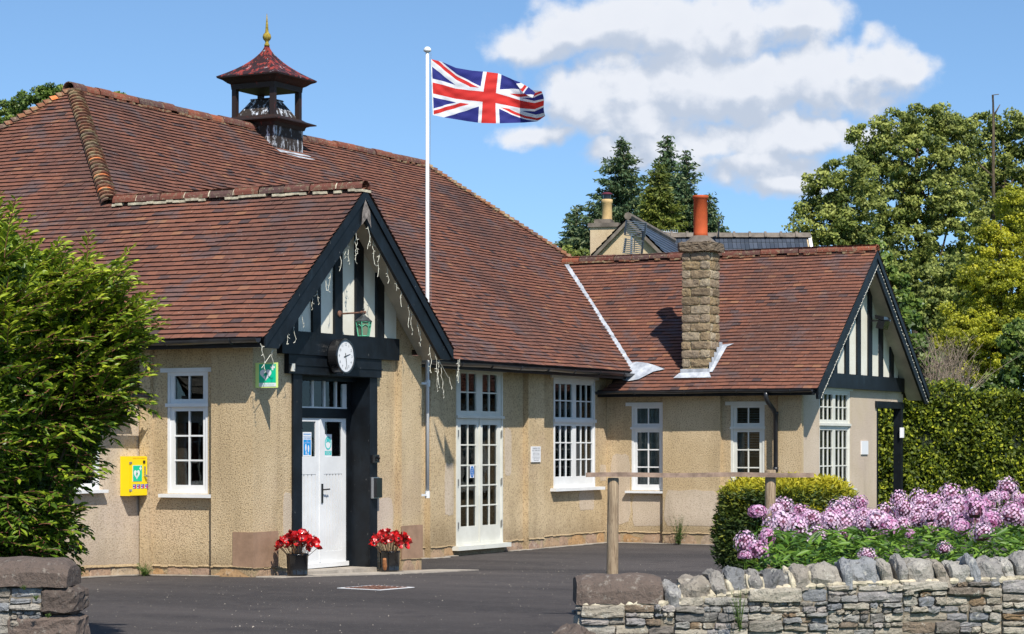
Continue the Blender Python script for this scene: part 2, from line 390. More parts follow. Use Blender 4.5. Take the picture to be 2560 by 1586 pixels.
def f_leaf(stops, rough=.5, trans=.35, nscale=.6, nmix=.35, dark=(.02, .035, .01), spec=.35):
    def fn(q, b):
        t = tone(q); c = q.ramp(t, stops); P = pos(q)
        c = q.mix(q.m('MULTIPLY', q.ss(q.noise(nscale, 3, .6, P), .45, .65), nmix), c, dark)
        setb(q, b, c, rough, None, spec=spec)
        tl = q.new('ShaderNodeBsdfTranslucent'); c2 = q.mix(.5, c, q.mix(.5, c, (.5, .6, .03), 'MULTIPLY')); q.l.new(q.mix(.0, c, c), tl.inputs[0])
        ms = q.new('ShaderNodeMixShader'); ms.inputs[0].default_value = trans
        q.l.new(b.outputs[0], ms.inputs[1]); q.l.new(tl.outputs[0], ms.inputs[2]); q.l.new(ms.outputs[0], q.n['Material Output'].inputs[0])
    return fn
L_SYC = mat('sycamore leaves', f_leaf([(0, (.05, .08, .016)), (.5, (.21, .245, .045)), (1, (.42, .44, .11))], .6, .3, .35, .35))
L_CON = mat('spruce needles', f_leaf([(0, (.022, .048, .022)), (.6, (.075, .13, .055)), (1, (.18, .20, .075))], .6, .15, .5, .3))
L_CON2 = mat('golden cypress needles', f_leaf([(0, (.04, .06, .012)), (.6, (.13, .16, .022)), (1, (.25, .26, .04))], .6, .2, .5, .3))
L_BIR = mat('yellow birch leaves', f_leaf([(0, (.10, .13, .015)), (.5, (.34, .36, .025)), (1, (.62, .58, .04))], .5, .4, .5, .3, (.08, .09, .015)))
L_HEDGE = mat('hedge leaves', f_leaf([(0, (.018, .035, .006)), (.5, (.11, .15, .012)), (1, (.42, .44, .03))], .55, .25, 1.2, .3, (.012, .022, .006), .25))
L_CHER = mat('cherry leaves', f_leaf([(0, (.035, .07, .015)), (.6, (.12, .19, .03)), (1, (.26, .32, .06))], .45, .3, 1, .3))
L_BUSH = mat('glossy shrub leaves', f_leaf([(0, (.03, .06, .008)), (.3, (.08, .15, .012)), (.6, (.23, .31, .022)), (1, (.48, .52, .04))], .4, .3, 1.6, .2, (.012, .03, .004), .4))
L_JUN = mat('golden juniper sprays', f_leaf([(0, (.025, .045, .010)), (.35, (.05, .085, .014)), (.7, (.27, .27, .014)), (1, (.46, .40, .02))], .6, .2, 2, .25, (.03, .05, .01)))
L_PHL = mat('phlox leaves', f_leaf([(0, (.03, .075, .010)), (.5, (.09, .19, .02)), (1, (.22, .36, .045))], .45, .3, 3, .2))
L_PET = mat('pink phlox petals', f_leaf([(0, (.30, .06, .17)), (.2, (.60, .28, .48)), (.5, (.76, .49, .66)), (1, (.90, .74, .84))], .6, .3, 3, .05, (.5, .2, .4)))
L_EYE = col('deep pink flower eye', (.55, .10, .32), .6)
L_WEED = mat('weed leaves', f_leaf([(0, (.05, .09, .02)), (1, (.16, .24, .05))], .5, .3))
M_BARK = simple('grey brown bark', (.10, .075, .05), .95, .4, 5, .6, .03)
M_TWIG = simple('reddish twig', (.20, .075, .05), .8, .3, 8)
M_DRYT = simple('dry grey twigs', (.26, .20, .15), .9, .3, 6)

# ------------------------------------------------------------------ ground
def depth_of(x, y): return (x - CAM.x) * FW.x + (y - CAM.y) * FW.y
def gz(x, y):
    t = (depth_of(x, y) - 28.7) / 4.3
    return -0.14 * min(1.0, max(0.0, t))
def S(px, py, d):
    """point d metres along the view axis seen at reference pixel (px, py)"""
    p = CAM + FW * d + RT * ((px - 1280) * d / FPX); p.z = 1.68 + (1110 - py) * d / FPX; return p
def SG(px, d, dz=0.0):
    p = CAM + FW * d + RT * ((px - 1280) * d / FPX); p.z = gz(p.x, p.y) + dz; return p

gm = MB()
gd = [-60, 5, 12, 18, 22, 26, 28.7, 29.8, 31, 32, 33, 36, 42, 60, 120, 400, 3000]; gs = [-3000, -300, -60, -20, -6, 0, 6, 20, 60, 300, 3000]
idx = {}
for i, d in enumerate(gd):
    for j, s_ in enumerate(gs):
        p = CAM + FW * d + RT * s_; p.z = gz(p.x, p.y) - .012; idx[i, j] = len(gm.v); gm.v.append(tuple(p))
for i in range(len(gd) - 1):
    for j in range(len(gs) - 1): gm.f.append((idx[i, j], idx[i, j + 1], idx[i + 1, j + 1], idx[i + 1, j])); gm.t.append(.5)
tag(gm.build('ground', M_GRASS), kind='structure')
am = MB(); gd2 = [19.0, 22, 26, 28.7, 29.8, 31, 32, 33, 36, 40, 45]; gs2 = [-14, -8, -4, 0, 4, 9]
idx = {}
for i, d in enumerate(gd2):
    for j, s_ in enumerate(gs2):
        p = CAM + FW * d + RT * s_; p.z = gz(p.x, p.y); idx[i, j] = len(am.v); am.v.append(tuple(p))
for i in range(len(gd2) - 1):
    for j in range(len(gs2) - 1): am.f.append((idx[i, j], idx[i, j + 1], idx[i + 1, j + 1], idx[i + 1, j])); am.t.append(.5)
# driveway between the two garden walls down to the road
for (d0_, d1_) in ((10, 14.5), (14.5, 19.0)):
    q4 = [CAM + FW * dd + RT * s_ for dd, s_ in ((d0_, -4.5), (d0_, 1.2), (d1_, 1.2), (d1_, -4.5))]
    am.face([(p.x, p.y, 0.0) for p in q4])
tag(am.build('car_park', M_ASPH), kind='structure')

# ------------------------------------------------------------------ village hall
hall = empty('village_hall', (0, 0, 0), 'tan roughcast village hall with red tiled roofs, two timbered gables and a cupola', 'building')
H = hall
XC, ZR, ZE = 2.03, 5.08, 3.02          # porch ridge, its height, eaves height
SE, SF = .873, .8175                   # roof slopes: end face, front face
HY, HZ, HX0, HX1 = 6.45, 7.23, 4.5, 15.4
XW, WZE, WXE, WS = 16.87, 2.66, 13.7, .83
WZR = WZE + WS * (XW - WXE)
YB, YW = -.40, -2.44                    # barge planes

random.seed(5)
def tiles(mb, O, e, s_, poly, gauge=.099, wd=.168, seed=1, sag=.018):
    """small overlapping plain tiles on the plane O + a e + b s_; poly in (a, b)"""
    rnd = random.Random(seed); e = Vector(e).normalized(); s_ = Vector(s_).normalized(); n = e.cross(s_)
    if n.z < 0: n = -n
    bmax = max(p[1] for p in poly); j = 0; P = len(poly)
    while j * gauge < bmax:
        b0 = j * gauge; bm = min(b0 + gauge * .5, bmax - 1e-4); xs = []
        for i in range(P):
            (a0, c0), (a1, c1) = poly[i], poly[(i + 1) % P]
            if (c0 - bm) * (c1 - bm) < 0: xs.append(a0 + (a1 - a0) * (bm - c0) / (c1 - c0))
        xs.sort()
        rowoff = (j % 2) * wd / 2; rj = rnd.uniform(-.004, .004)
        for k in range(0, len(xs) - 1, 2):
            A, B = xs[k], xs[k + 1]; i0 = math.floor((A - rowoff) / wd)
            a = i0 * wd + rowoff
            while a < B:
                l, r = max(a + .0015, A), min(a + wd - .0015, B); a += wd
                if r - l < .01: continue
                up = .025 + rnd.uniform(-.002, .004); db = rj + rnd.uniform(-.0025, .0025); tw = rnd.uniform(-.0025, .0025)
                def Q(aa, bb, h):
                    sg = sag * (mnoise.noise(Vector((aa * .55 + seed * 7, bb * .7, seed))) + .4 * mnoise.noise(Vector((aa * 1.9, bb * 1.6, seed + 3.3))))
                    return O + e * aa + s_ * bb + n * (h + sg)
                v0, v1 = Q(l, b0 + db, up + tw), Q(r, b0 + db, up - tw); v2, v3 = Q(r, b0 + gauge + .022, .002), Q(l, b0 + gauge + .022, .002)
                w0, w1 = v0 - n * .027 - s_ * .003, v1 - n * .027 - s_ * .004
                t = .3 + .5 * rnd.random(); q9 = rnd.random(); t = rnd.uniform(.04, .1) if q9 < .035 else (rnd.uniform(.93, 1) if q9 > .965 else t)
                bb_ = len(mb.v); mb.v += [tuple(x) for x in (v0, v1, v2, v3, w0, w1)]
                mb.f += [(bb_, bb_ + 1, bb_ + 2, bb_ + 3), (bb_ + 4, bb_ + 5, bb_ + 1, bb_)]; mb.t += [t, 0.0]  # front lip always gets the darkest tone, painting in the shaded course line
        j += 1
def deck(name, pts, th, m, parent):
    mb = MB(); mb.prism(pts, (0, 0, -th)); return mb.build(name, m, parent)

# end face + porch left slope (one plane), facing -X
EL = math.hypot(1, SE)
O1 = Vector((-.36, 0, ZE - .03 * SE)); s1 = Vector((1, 0, SE)).normalized()
def b_of(x): return (x + .36) * EL
t1 = MB()
ybk = HY + (HY - 3.82)
poly1 = [(YB - .02, 0), (13.0, 0), (ybk, b_of(XC)), (HY, b_of(HX0)), (3.82, b_of(XC)), (YB - .02, b_of(XC))]
tiles(t1, O1, (0, 1, 0), s1, [(a, b) for a, b in poly1], seed=1)
roof = t1.build('roof', M_TILE, H)
# hall front face, facing -Y
FLn = math.hypot(1, SF)
O2 = Vector((0, 1.27, ZE - .03 * SF)); s2 = Vector((0, 1, SF)).normalized()
def bf(y): return (y - 1.27) * FLn
t2 = MB()
yv = 1.3 + (WZR - ZE) / SF
xh = HX1 + (HZ - WZR) / SE
poly2 = [(3.0, 0), (14.13, 0), (XW, bf(yv)), (xh, bf(yv)), (HX1, bf(HY)), (HX0, bf(HY)), (XC, bf(3.82)), (XC, bf(2.6))]
tiles(t2, O2, (1, 0, 0), s2, poly2, seed=2, sag=.02)
roof2 = t2.build('roof', M_TILE, H)
# wing left slope facing -X
WL = math.hypot(1, WS)
O3 = Vector((WXE - .03, 0, WZE - .03 * WS)); s3 = Vector((1, 0, WS)).normalized()
def bw(x): return (x - WXE + .03) * WL
t3 = MB()
poly3 = [(YW - .02, 0), (1.72, 0), (1.3, bw(14.134)), (yv, bw(XW)), (YW - .02, bw(XW))]
tiles(t3, O3, (0, 1, 0), s3, poly3, seed=3)
roof3 = t3.build('roof', M_TILE, H)

# boarding under the tiles; right and rear slopes are tiled plainly
def E3(x, y, z): return (x, y, z - .02)
deck('roof_boarding', [E3(-.3, YB + .02, ZE + .02), E3(-.3, 13, ZE + .02), E3(XC, ybk, ZR), E3(HX0, HY, HZ), E3(XC, 3.82, ZR), E3(XC, YB + .02, ZR)], .07, M_DECK, roof)
deck('roof_boarding', [E3(XC, 1.35, ZE + .05), E3(14.2, 1.35, ZE + .05), E3(XW, yv, WZR), E3(xh, yv, WZR), E3(HX1, HY, HZ), E3(HX0, HY, HZ), E3(XC, 3.82, ZR)], .07, M_DECK, roof2)
deck('roof_boarding', [E3(WXE + .05, YW + .02, WZE + .05), E3(WXE + .05, 1.6, WZE + .05), E3(14.13, 1.6, ZE), E3(XW, yv, WZR), E3(XW, YW + .02, WZR)], .07, M_DECK, roof3)
t4 = MB()
tiles(t4, Vector((2 * XC + .33 + .03, 0, ZE)), (0, 1, 0), (-1, 0, SE), [(YB - .02, 0), (3.4, 0), (3.82, (XC + .36) * EL), (YB - .02, (XC + .36) * EL)], seed=4)
tiles(t4, Vector((2 * XW - WXE + .03, 0, WZE)), (0, 1, 0), (-1, 0, WS), [(YW - .02, 0), (3.4, 0), (yv, bw(XW)), (YW - .02, bw(XW))], seed=5)
roof4 = t4.build('roof', M_TILE, H)
deck('roof_boarding', [E3(XC, YB + .02, ZR), E3(XC, 3.82, ZR), E3(2 * XC + .3, 3.82, ZE + .02), E3(2 * XC + .3, YB + .02, ZE + .02)], .07, M_DECK, roof4)
deck('roof_boarding', [E3(XW, YW + .02, WZR), E3(XW, yv, WZR), E3(2 * XW - WXE, yv, WZE + .03), E3(2 * XW - WXE, YW + .02, WZE + .03)], .07, M_DECK, roof4)
rb = MB()   # rear and right-hand main slopes, never seen from the car park
rb.face([(HX0, HY, HZ), (HX1, HY, HZ), (21, 13, 2.3), (-.36, 13, 2.3)])
rb.face([(HX1, HY, HZ), (xh, yv, WZR), (20.2, 1.3, 3.02), (20.2, 11.6, 3.02)])
rb.build('rear_roof', M_TILE, H)

# ridge and hip tiles
def ridge(P0, P1, r=.115, seg=.42, seed=0, mt=None, mort=True, name='ridge_tiles', mm_=None, keep=.75):
    rnd = random.Random(seed); P0, P1 = Vector(P0), Vector(P1); L = (P1 - P0).length; d = (P1 - P0) / L
    side = d.cross(Vector((0, 0, 1))).normalized(); up = side.cross(d)
    mb = MB(); mm = MB(); n = max(1, int(L / seg)); sl = L / n
    for i in range(n):
        rr = r * rnd.uniform(.95, 1.06); off = up * rnd.uniform(-.008, .008) + side * rnd.uniform(-.006, .006); t = rnd.random()
        a0, a1 = i * sl + .009, (i + 1) * sl - .009; V = []
        for a in (a0, a1):
            for k in range(9):
                th = math.pi * (k / 8) * 1.06 - .09; V.append(P0 + d * a + off + (side * math.cos(th) + up * math.sin(th) * .95) * rr)
            for k in range(8, -1, -1):
                th = math.pi * (k / 8) * 1.06 - .09; V.append(P0 + d * a + off + (side * math.cos(th) + up * math.sin(th) * .95) * (rr - .015))
        F = [(k, k + 1, 18 + k + 1, 18 + k) for k in range(17)] + [(k, k + 1, 16 - k, 17 - k) for k in range(8)] + [(18 + k, 18 + k + 1, 18 + 16 - k, 18 + 17 - k) for k in range(8)]
        mb.mesh(V, F, t)
    o = mb.build(name, mt or M_RIDGE, H)
    if mort:
        for k in range(int(L / .11) + 1):
            a = min(k * .11, L); b2 = min(a + .11, L)
            w1 = r * rnd.uniform(.97, 1.06); hh = -.05 + rnd.uniform(-.012, .008)
            if rnd.random() > keep: continue
            q = [P0 + d * a + side * w1 + up * hh, P0 + d * b2 + side * w1 + up * hh, P0 + d * b2 - side * w1 + up * hh, P0 + d * a - side * w1 + up * hh]
            mm.prism(q, up * .034)
        for i in range(1, n):
            V = []
            for a in (i * sl - .012, i * sl + .012):
                for kk in range(9):
                    th = math.pi * (kk / 8); V.append(P0 + d * a + (side * math.cos(th) + up * math.sin(th) * .95) * (r - .004))
            if rnd.random() < .7: mm.mesh(V, [(kk, kk + 1, 9 + kk + 1, 9 + kk) for kk in range(8)])
        mm.build('mortar', mm_ or M_MORTAR, o)
    return o
ridge((XC, YB - .03, ZR + .0), (XC, 3.7, ZR + .0), .12, .40, 11)
ridge((HX0 - .15, HY, HZ - .01), (9.38, HY, HZ - .035), .12, .33, 12, None, True, 'ridge_tiles', M_HIPT, .8)
ridge((10.34, HY, HZ - .045), (HX1 + .05, HY, HZ - .01), .12, .33, 13, None, True, 'ridge_tiles', M_HIPT, .8)
ridge((XW, YW - .03, WZR + .0), (XW, yv, WZR + .02), .11, .38, 14, None, True, 'ridge_tiles', M_HIPT, .7)
def hip(P0, P1, seed, sp=.115, r=.135):
    """bonnet hip tiles from the bottom P0 to the top P1"""
    rnd = random.Random(seed); P0, P1 = Vector(P0), Vector(P1); L = (P1 - P0).length; d = (P1 - P0) / L
    side = d.cross(Vector((0, 0, 1))).normalized(); up = side.cross(d); mb = MB()
    for i in range(int(L / sp)):
        t = rnd.random() * .9
        if rnd.random() < .05: t = 1.0
        rings = []
        for (a, lift, sc_) in ((0, .05, 1.0), (sp * 1.5, .012, .82)):
            rings.append([P0 + d * (i * sp + a) + side * math.cos(th) * r * sc_ + up * (math.sin(th) * r * .62 * sc_ + lift - .045) for th in [math.pi * k / 8 for k in range(9)]])
        V = rings[0] + rings[1] + [p - up * .026 for p in rings[0]]
        mb.mesh(V, [(k, k + 1, 9 + k + 1, 9 + k) for k in range(8)], t)
        mb.mesh(V, [(18 + k, 18 + k + 1, k + 1, k) for k in range(8)], .25 if rnd.random() < .5 else t * .5)
    return mb.build('hip_tiles', M_HIPT, H)
hip((XC, 3.82, ZR), (HX0, HY, HZ), 21)
hip((XC, ybk, ZR), (HX0, HY, HZ), 22)
hip((xh + .3, yv - .3 * SE / SF, WZR - .3 * SE), (HX1, HY, HZ), 23)

# ---- walls
def walls(mb, kind, c, a0, a1, z0, z1, holes=(), th=.22):
    """kind 'y': plane y=c facing -Y, a is x; kind 'x': plane x=c facing -X, a is y"""
    def Fp(a, z, d): return (a, c + d, z) if kind == 'y' else (c + d, a, z)
    A = sorted({a0, a1, *[h[0] for h in holes], *[h[1] for h in holes]}); Zs = sorted({z0, z1, *[h[2] for h in holes], *[h[3] for h in holes]})
    for i in range(len(A) - 1):
        for j in range(len(Zs) - 1):
            am_, zm = (A[i] + A[i + 1]) / 2, (Zs[j] + Zs[j + 1]) / 2
            if any(h[0] < am_ < h[1] and h[2] < zm < h[3] for h in holes): continue
            for d in (0, th): mb.face([Fp(A[i], Zs[j], d), Fp(A[i + 1], Zs[j], d), Fp(A[i + 1], Zs[j + 1], d), Fp(A[i], Zs[j + 1], d)])
    for (p, q, r_, s_) in list(holes) + [(a0, a1, z0, z1)]:
        mb.face([Fp(p, r_, 0), Fp(p, r_, th), Fp(p, s_, th), Fp(p, s_, 0)]); mb.face([Fp(q, r_, 0), Fp(q, r_, th), Fp(q, s_, th), Fp(q, s_, 0)])
        mb.face([Fp(p, s_, 0), Fp(q, s_, 0), Fp(q, s_, th), Fp(p, s_, th)]); mb.face([Fp(p, r_, 0), Fp(q, r_, 0), Fp(q, r_, th), Fp(p, r_, th)])
GB = -.4     # walls start below ground
wm = MB()
walls(wm, 'x', .10, .13, 1.8, GB, ZE - .05, [(.76, 1.40, 1.04, 2.60)])
walls(wm, 'x', .10, 2.02, 13, GB, ZE - .05)
walls(wm, 'y', .10, .12, 4.12, GB, ZE, [(1.22, 2.95, GB, 2.60)], .2)
wm.box(0, .54, 0, .099, GB, 2.93); wm.box(0, .099, .10, .64, GB, 2.93); wm.box(3.67, 4.22, 0, .099, GB, 2.93); wm.box(4.12, 4.22, .1, 1.79, GB, 2.93)
wm.box(0.03, .099, 1.62, 1.79, GB, 2.93)
# gable above the porch (pentagon, with the timbered panel set into it)
wm.prism([(.12, .10, ZE), (4.2, .10, ZE), (4.2, .10, ZR - .10 - SE * (4.2 - XC)), (XC, .10, ZR - .10), (.12, .10, ZR - .10 - SE * (XC - .12))], (0, .18, 0))
wm.build('wall', M_REND, H)
wm = MB()
walls(wm, 'y', 1.80, 4.22, 14.1, GB, ZE + .2, [(8.42, 10.02, .0, 2.90), (11.93, 13.58, .92, 2.84)])
wm.box(7.42, 7.87, 1.70, 1.799, GB, 2.95); wm.box(10.78, 11.37, 1.70, 1.799, GB, 2.95)
wm.build('wall', M_REND, H)
wm = MB()
walls(wm, 'x', 14.10, -1.985, 1.8, GB, WZE + .2, [(.67, 1.30, .83, 2.37), (-1.305, -.655, .83, 2.37)])
wm.box(14.0, 14.099, -.49, .63, GB, 2.6); wm.box(14.0, 14.099, -2.04, -1.60, GB, 2.6)
wm.build('wall', M_REND, H); wm = MB()
walls(wm, 'y', -2.02, 14.05, 18.16, GB, 2.66, [(14.96, 16.60, .85, 2.66)], .2)
wm.build('wall', M_REND2, H)
wm = MB()
walls(wm, 'y', -2.02, 18.16, 19.7, 2.46, 2.66, [], .2)
wm.box(18.0, 18.16, -1.82, 1.8, GB, 2.6)
wm.prism([(14.15, -2.02, 2.66), (19.6, -2.02, 2.66), (19.6, -2.02, 2.78), (XW, -2.02, WZR - .14), (14.15, -2.02, 2.78)], (0, .18, 0))
wm.build('wall', M_REND2, H)
# rooms
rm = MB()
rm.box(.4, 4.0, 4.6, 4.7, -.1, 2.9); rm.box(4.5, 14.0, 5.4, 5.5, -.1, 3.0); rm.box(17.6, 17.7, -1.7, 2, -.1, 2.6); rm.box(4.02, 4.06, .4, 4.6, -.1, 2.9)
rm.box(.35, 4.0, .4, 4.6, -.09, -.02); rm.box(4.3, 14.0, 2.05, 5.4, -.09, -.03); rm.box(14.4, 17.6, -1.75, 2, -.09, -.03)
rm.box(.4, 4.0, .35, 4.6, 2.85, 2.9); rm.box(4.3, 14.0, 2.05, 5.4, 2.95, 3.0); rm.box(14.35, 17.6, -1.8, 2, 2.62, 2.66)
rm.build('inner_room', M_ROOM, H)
bk = MB(); bk.box(.36, .95, 1.52, 1.60, 0, 1.95)
bk.build('brick_reflection_block', simple('red brick', (.30, .07, .04), .9, .3, 9), H)  # added block behind the left pane, standing in for a reflection of brick

# grey repair patches
def patch(kind, c, cy, cz, w_, h_, seed, proud=.004):
    rnd = random.Random(seed); pts = []
    for k in range(22):
        a = 2 * math.pi * k / 22; ca, sa = math.cos(a), math.sin(a)
        r_ = (abs(ca) ** 9 + abs(sa) ** 9) ** (-1 / 9) * rnd.uniform(.94, 1.03)
        pts.append((cy + ca * r_ * w_ / 2, cz + sa * r_ * h_ / 2))
    mb = MB()
    if kind == 'y': mb.prism([(a, c - proud, z) for a, z in pts], (0, proud + .002, 0))
    else: mb.prism([(c - proud, a, z) for a, z in pts], (proud + .002, 0, 0))
    return mb.build('render_patch', M_REND2, H)
patch('y', .10, .93, .75, .2, .60, 1); patch('y', .10, 3.37, .62, .46, .62, 2)
patch('y', 1.80, 8.20, .95, .30, .85, 3); patch('y', 1.80, 10.22, 1.55, .26, .80, 4)
patch('y', 1.80, 13.25, .66, .62, .36, 5); patch('y', 1.80, 13.93, 1.15, .26, .30, 6)
patch('x', 14.10, 1.52, .86, .40, 1.3, 7); patch('x', 14.10, .975, .46, .62, .58, 8); patch('x', 14.0, .07, .52, 1.06, .66, 9)

# stone plinth course
def rough_block(mb, lo, hi, seed, jit=.008, rnd_=.02, n=3, tone_=None):
    """rounded, slightly irregular block between corners lo and hi"""
    rnd = random.Random(seed); lo, hi = Vector(lo), Vector(hi); c = (lo + hi) / 2; hs = (hi - lo) / 2
    V = []; ids = {}
    def vid(i, j, k):
        if (i, j, k) not in ids:
            p = [(-1 + 2 * t / n) for t in (i, j, k)]
            q = Vector([p[a] * hs[a] for a in range(3)])
            m_ = sum(1 for t in p if abs(t) > .999)
            if m_ >= 2:
                for a in range(3):
                    if abs(p[a]) > .999: q[a] -= math.copysign(min(rnd_, hs[a] * .5) * (1 if m_ == 3 else .55), q[a])
            nz = mnoise.noise_vector(Vector((c + q) * 9 + Vector((seed * 1.7, 0, 0))))
            q += mnoise.noise_vector(Vector((c + q) * 31 + Vector((seed * 2.3, 0, 0)))) * jit * .5
            q += nz * jit + Vector((rnd.uniform(-1, 1), rnd.uniform(-1, 1), rnd.uniform(-1, 1))) * jit * .35
            ids[i, j, k] = len(V); V.append(c + q)
        return ids[i, j, k]
    F = []
    for a in range(n):
        for b_ in range(n):
            F.append((vid(a, b_, 0), vid(a, b_ + 1, 0), vid(a + 1, b_ + 1, 0), vid(a + 1, b_, 0)))
            F.append((vid(a, b_, n), vid(a + 1, b_, n), vid(a + 1, b_ + 1, n), vid(a, b_ + 1, n)))
            F.append((vid(a, 0, b_), vid(a + 1, 0, b_), vid(a + 1, 0, b_ + 1), vid(a, 0, b_ + 1)))
            F.append((vid(a, n, b_), vid(a, n, b_ + 1), vid(a + 1, n, b_ + 1), vid(a + 1, n, b_)))
            F.append((vid(0, a, b_), vid(0, a, b_ + 1), vid(0, a + 1, b_ + 1), vid(0, a + 1, b_)))
            F.append((vid(n, a, b_), vid(n, a + 1, b_), vid(n, a + 1, b_ + 1), vid(n, a, b_ + 1)))
    mb.mesh(V, F, rnd.random() if tone_ is None else tone_)
rnd = random.Random(9)
def plinth(kind, c, a0, a1, top, proud=.012):
    pm = MB(); a = a0
    while a < a1 - .02:
        l = min(rnd.uniform(.35, .75), a1 - a)
        if a1 - a - l < .15: l = a1 - a
        x, y = (a + l / 2, c) if kind == 'y' else (c, a + l / 2)
        g = gz(x, y); tp = g + top + rnd.uniform(-.015, .015)
        if kind == 'y': lo, hi = (a + .004, c - proud * rnd.uniform(.6, 1.2), g - .2), (a + l - .004, c + .05, tp)
        else: lo, hi = (c - proud * rnd.uniform(.6, 1.2), a + .004, g - .2), (c + .05, a + l - .004, tp)
        rough_block(pm, lo, hi, rnd.randint(0, 9999), .008, .02); a += l
    pm.build('plinth', M_PLINTH, H)
    dm_ = MB(); a = a0
    while a < a1 - .01:
        b_ = min(a + .12, a1); x, y = (a, c) if kind == 'y' else (c, a); g = gz(x, y) + top + rnd.uniform(-.008, .008); pr_ = .020 + rnd.uniform(-.003, .003)
        if kind == 'y': dm_.prism([(a, c - pr_, g), (a, c + .01, g), (a, c + .01, g + .03)], (b_ - a, 0, 0))
        else: dm_.prism([(c - pr_, a, g), (c + .01, a, g), (c + .01, a, g + .03)], (0, b_ - a, 0))
        a = b_
    dm_.build('render_drip', M_REND, H)
plinth('x', 0.0, .0, .64, .12); plinth('x', .10, .66, 1.78, .12); plinth('y', 0.0, -.01, .54, .11); plinth('y', .1, .56, 1.02, .1)
plinth('y', .1, 3.14, 3.66, .13); plinth('y', 0.0, 3.67, 4.23, .17); plinth('y', 1.8, 4.3, 7.42, .17); plinth('y', 1.7, 7.42, 7.87, .17)
plinth('y', 1.8, 7.88, 8.36, .17); plinth('y', 1.8, 10.1, 10.78, .17); plinth('y', 1.7, 10.78, 11.37, .18); plinth('y', 1.8, 11.4, 14.0, .2)
plinth('x', 14.1, .66, 1.7, .2); plinth('x', 14.0, -.5, .64, .2); plinth('x', 14.1, -1.58, -.5, .2); plinth('x', 14.0, -2.05, -1.6, .2)
plinth('y', 1.8, -6.0, .03, .12)
ab = MB(); ab.box(-.012, .56, -.014, -.001, .115, .565); ab.box(-.0125, -.001, -.002, .30, .115, .565)
ab.build('ashlar_base', M_ASH, H); ab = MB(); ab.box(3.655, 4.235, -.014, -.001, .06, .53)
ab.build('ashlar_base', M_ASH, H)
# pale mortar fillet and grit where walls meet the asphalt
def fillet(kind, c, a0, a1):
    fl = MB(); a = a0
    while a < a1:
        b_ = min(a + .22, a1); w_ = rnd.uniform(.04, .11)
        if kind == 'y': P4 = [(a, c - w_ - .03, 0), (b_, c - rnd.uniform(.04, .1) - .03, 0), (b_, c + .02, 0), (a, c + .02, 0)]
        else: P4 = [(c - w_ - .03, a, 0), (c - rnd.uniform(.04, .1) - .03, b_, 0), (c + .02, b_, 0), (c + .02, a, 0)]
        P4 = [(x, y, gz(x, y) + .006) for x, y, z in P4]; fl.prism(P4, (0, 0, .012)); a = b_
    fl.build('mortar_fillet', M_CONC, H)
fillet('y', 1.8, 4.3, 8.3); fillet('y', 1.7, 7.4, 7.9); fillet('y', 1.75, 10.1, 14.0); fillet('x', 14.05, -2.0, 1.7); fillet('x', .05, .5, 1.75); fillet('y', 1.78, -6, .0)

# ---- windows
def frame_fn(kind, c):
    def Fb(mb, a0, a1, z0, z1, d0, d1, tone_=None):
        if kind == 'y': mb.box(a0, a1, c + d0, c + d1, z0, z1, tone_)
        else: mb.box(c + d0, c + d1, a0, a1, z0, z1, tone_)
    return Fb
def window(kind, c, a0, a1, z0, z1, secs, head=None, sill=None, transom=None, mt=None, fr=.045, name='window', bar=.022):
    mt = mt or M_WHITE; B = frame_fn(kind, c); mb = MB(); gl = MB()
    B(mb, a0, a0 + fr, z0, z1, -.012, .08); B(mb, a1 - fr, a1, z0, z1, -.012, .08)
    B(mb, a0 + fr, a1 - fr, z1 - fr, z1, -.012, .08); B(mb, a0 + fr, a1 - fr, z0, z0 + fr, -.012, .08)
    A0, A1, Z0, Z1 = a0 + fr, a1 - fr, z0 + fr, z1 - fr
    groups = []
    for (g0, g1, h0, h1, nc, nr) in secs: groups.append((g0, g1, h0, h1, nc, nr))
    # solid joinery fills everything that is not glass
    As = sorted({A0, A1, *[g[0] for g in groups], *[g[1] for g in groups]}); Zs = sorted({Z0, Z1, *[g[2] for g in groups], *[g[3] for g in groups]})
    for i in range(len(As) - 1):
        for j in range(len(Zs) - 1):
            am_, zm = (As[i] + As[i + 1]) / 2, (Zs[j] + Zs[j + 1]) / 2
            if any(g[0] < am_ < g[1] and g[2] < zm < g[3] for g in groups): continue
            B(mb, As[i], As[i + 1], Zs[j], Zs[j + 1], .004, .06)
    for (g0, g1, h0, h1, nc, nr) in groups:
        for i in range(1, nc):
            a = g0 + (g1 - g0) * i / nc; B(mb, a - bar / 2, a + bar / 2, h0, h1, .012, .045)
        for j in range(1, nr):
            z = h0 + (h1 - h0) * j / nr; B(mb, g0, g1, z - bar / 2, z + bar / 2, .014, .043)
        B(gl, g0, g1, h0, h1, .03, .034)
    o = mb.build(name, mt, H)
    gl.build('pane', M_GLASS, o)
    if head: m2 = MB(); B(m2, head[0], head[1], head[2], head[3], -.035, .06); m2.build('head_board', mt, o)
    if sill: m2 = MB(); B(m2, sill[0], sill[1], sill[2], sill[3], -.12, .05); m2.build('sill', mt, o)
    if transom: m2 = MB(); B(m2, a0 - .01, a1 + .01, transom[0], transom[1], -.04, .0035); m2.build('transom', mt, o)
    return o
w1 = window('x', .12, .755, 1.41, 1.035, 2.60, [(.85, 1.30, 1.15, 2.10, 2, 3), (.85, 1.30, 2.255, 2.555, 2, 1)], (.645, 1.50, 2.601, 2.655), (.645, 1.47, .99, 1.034), (2.155, 2.20))
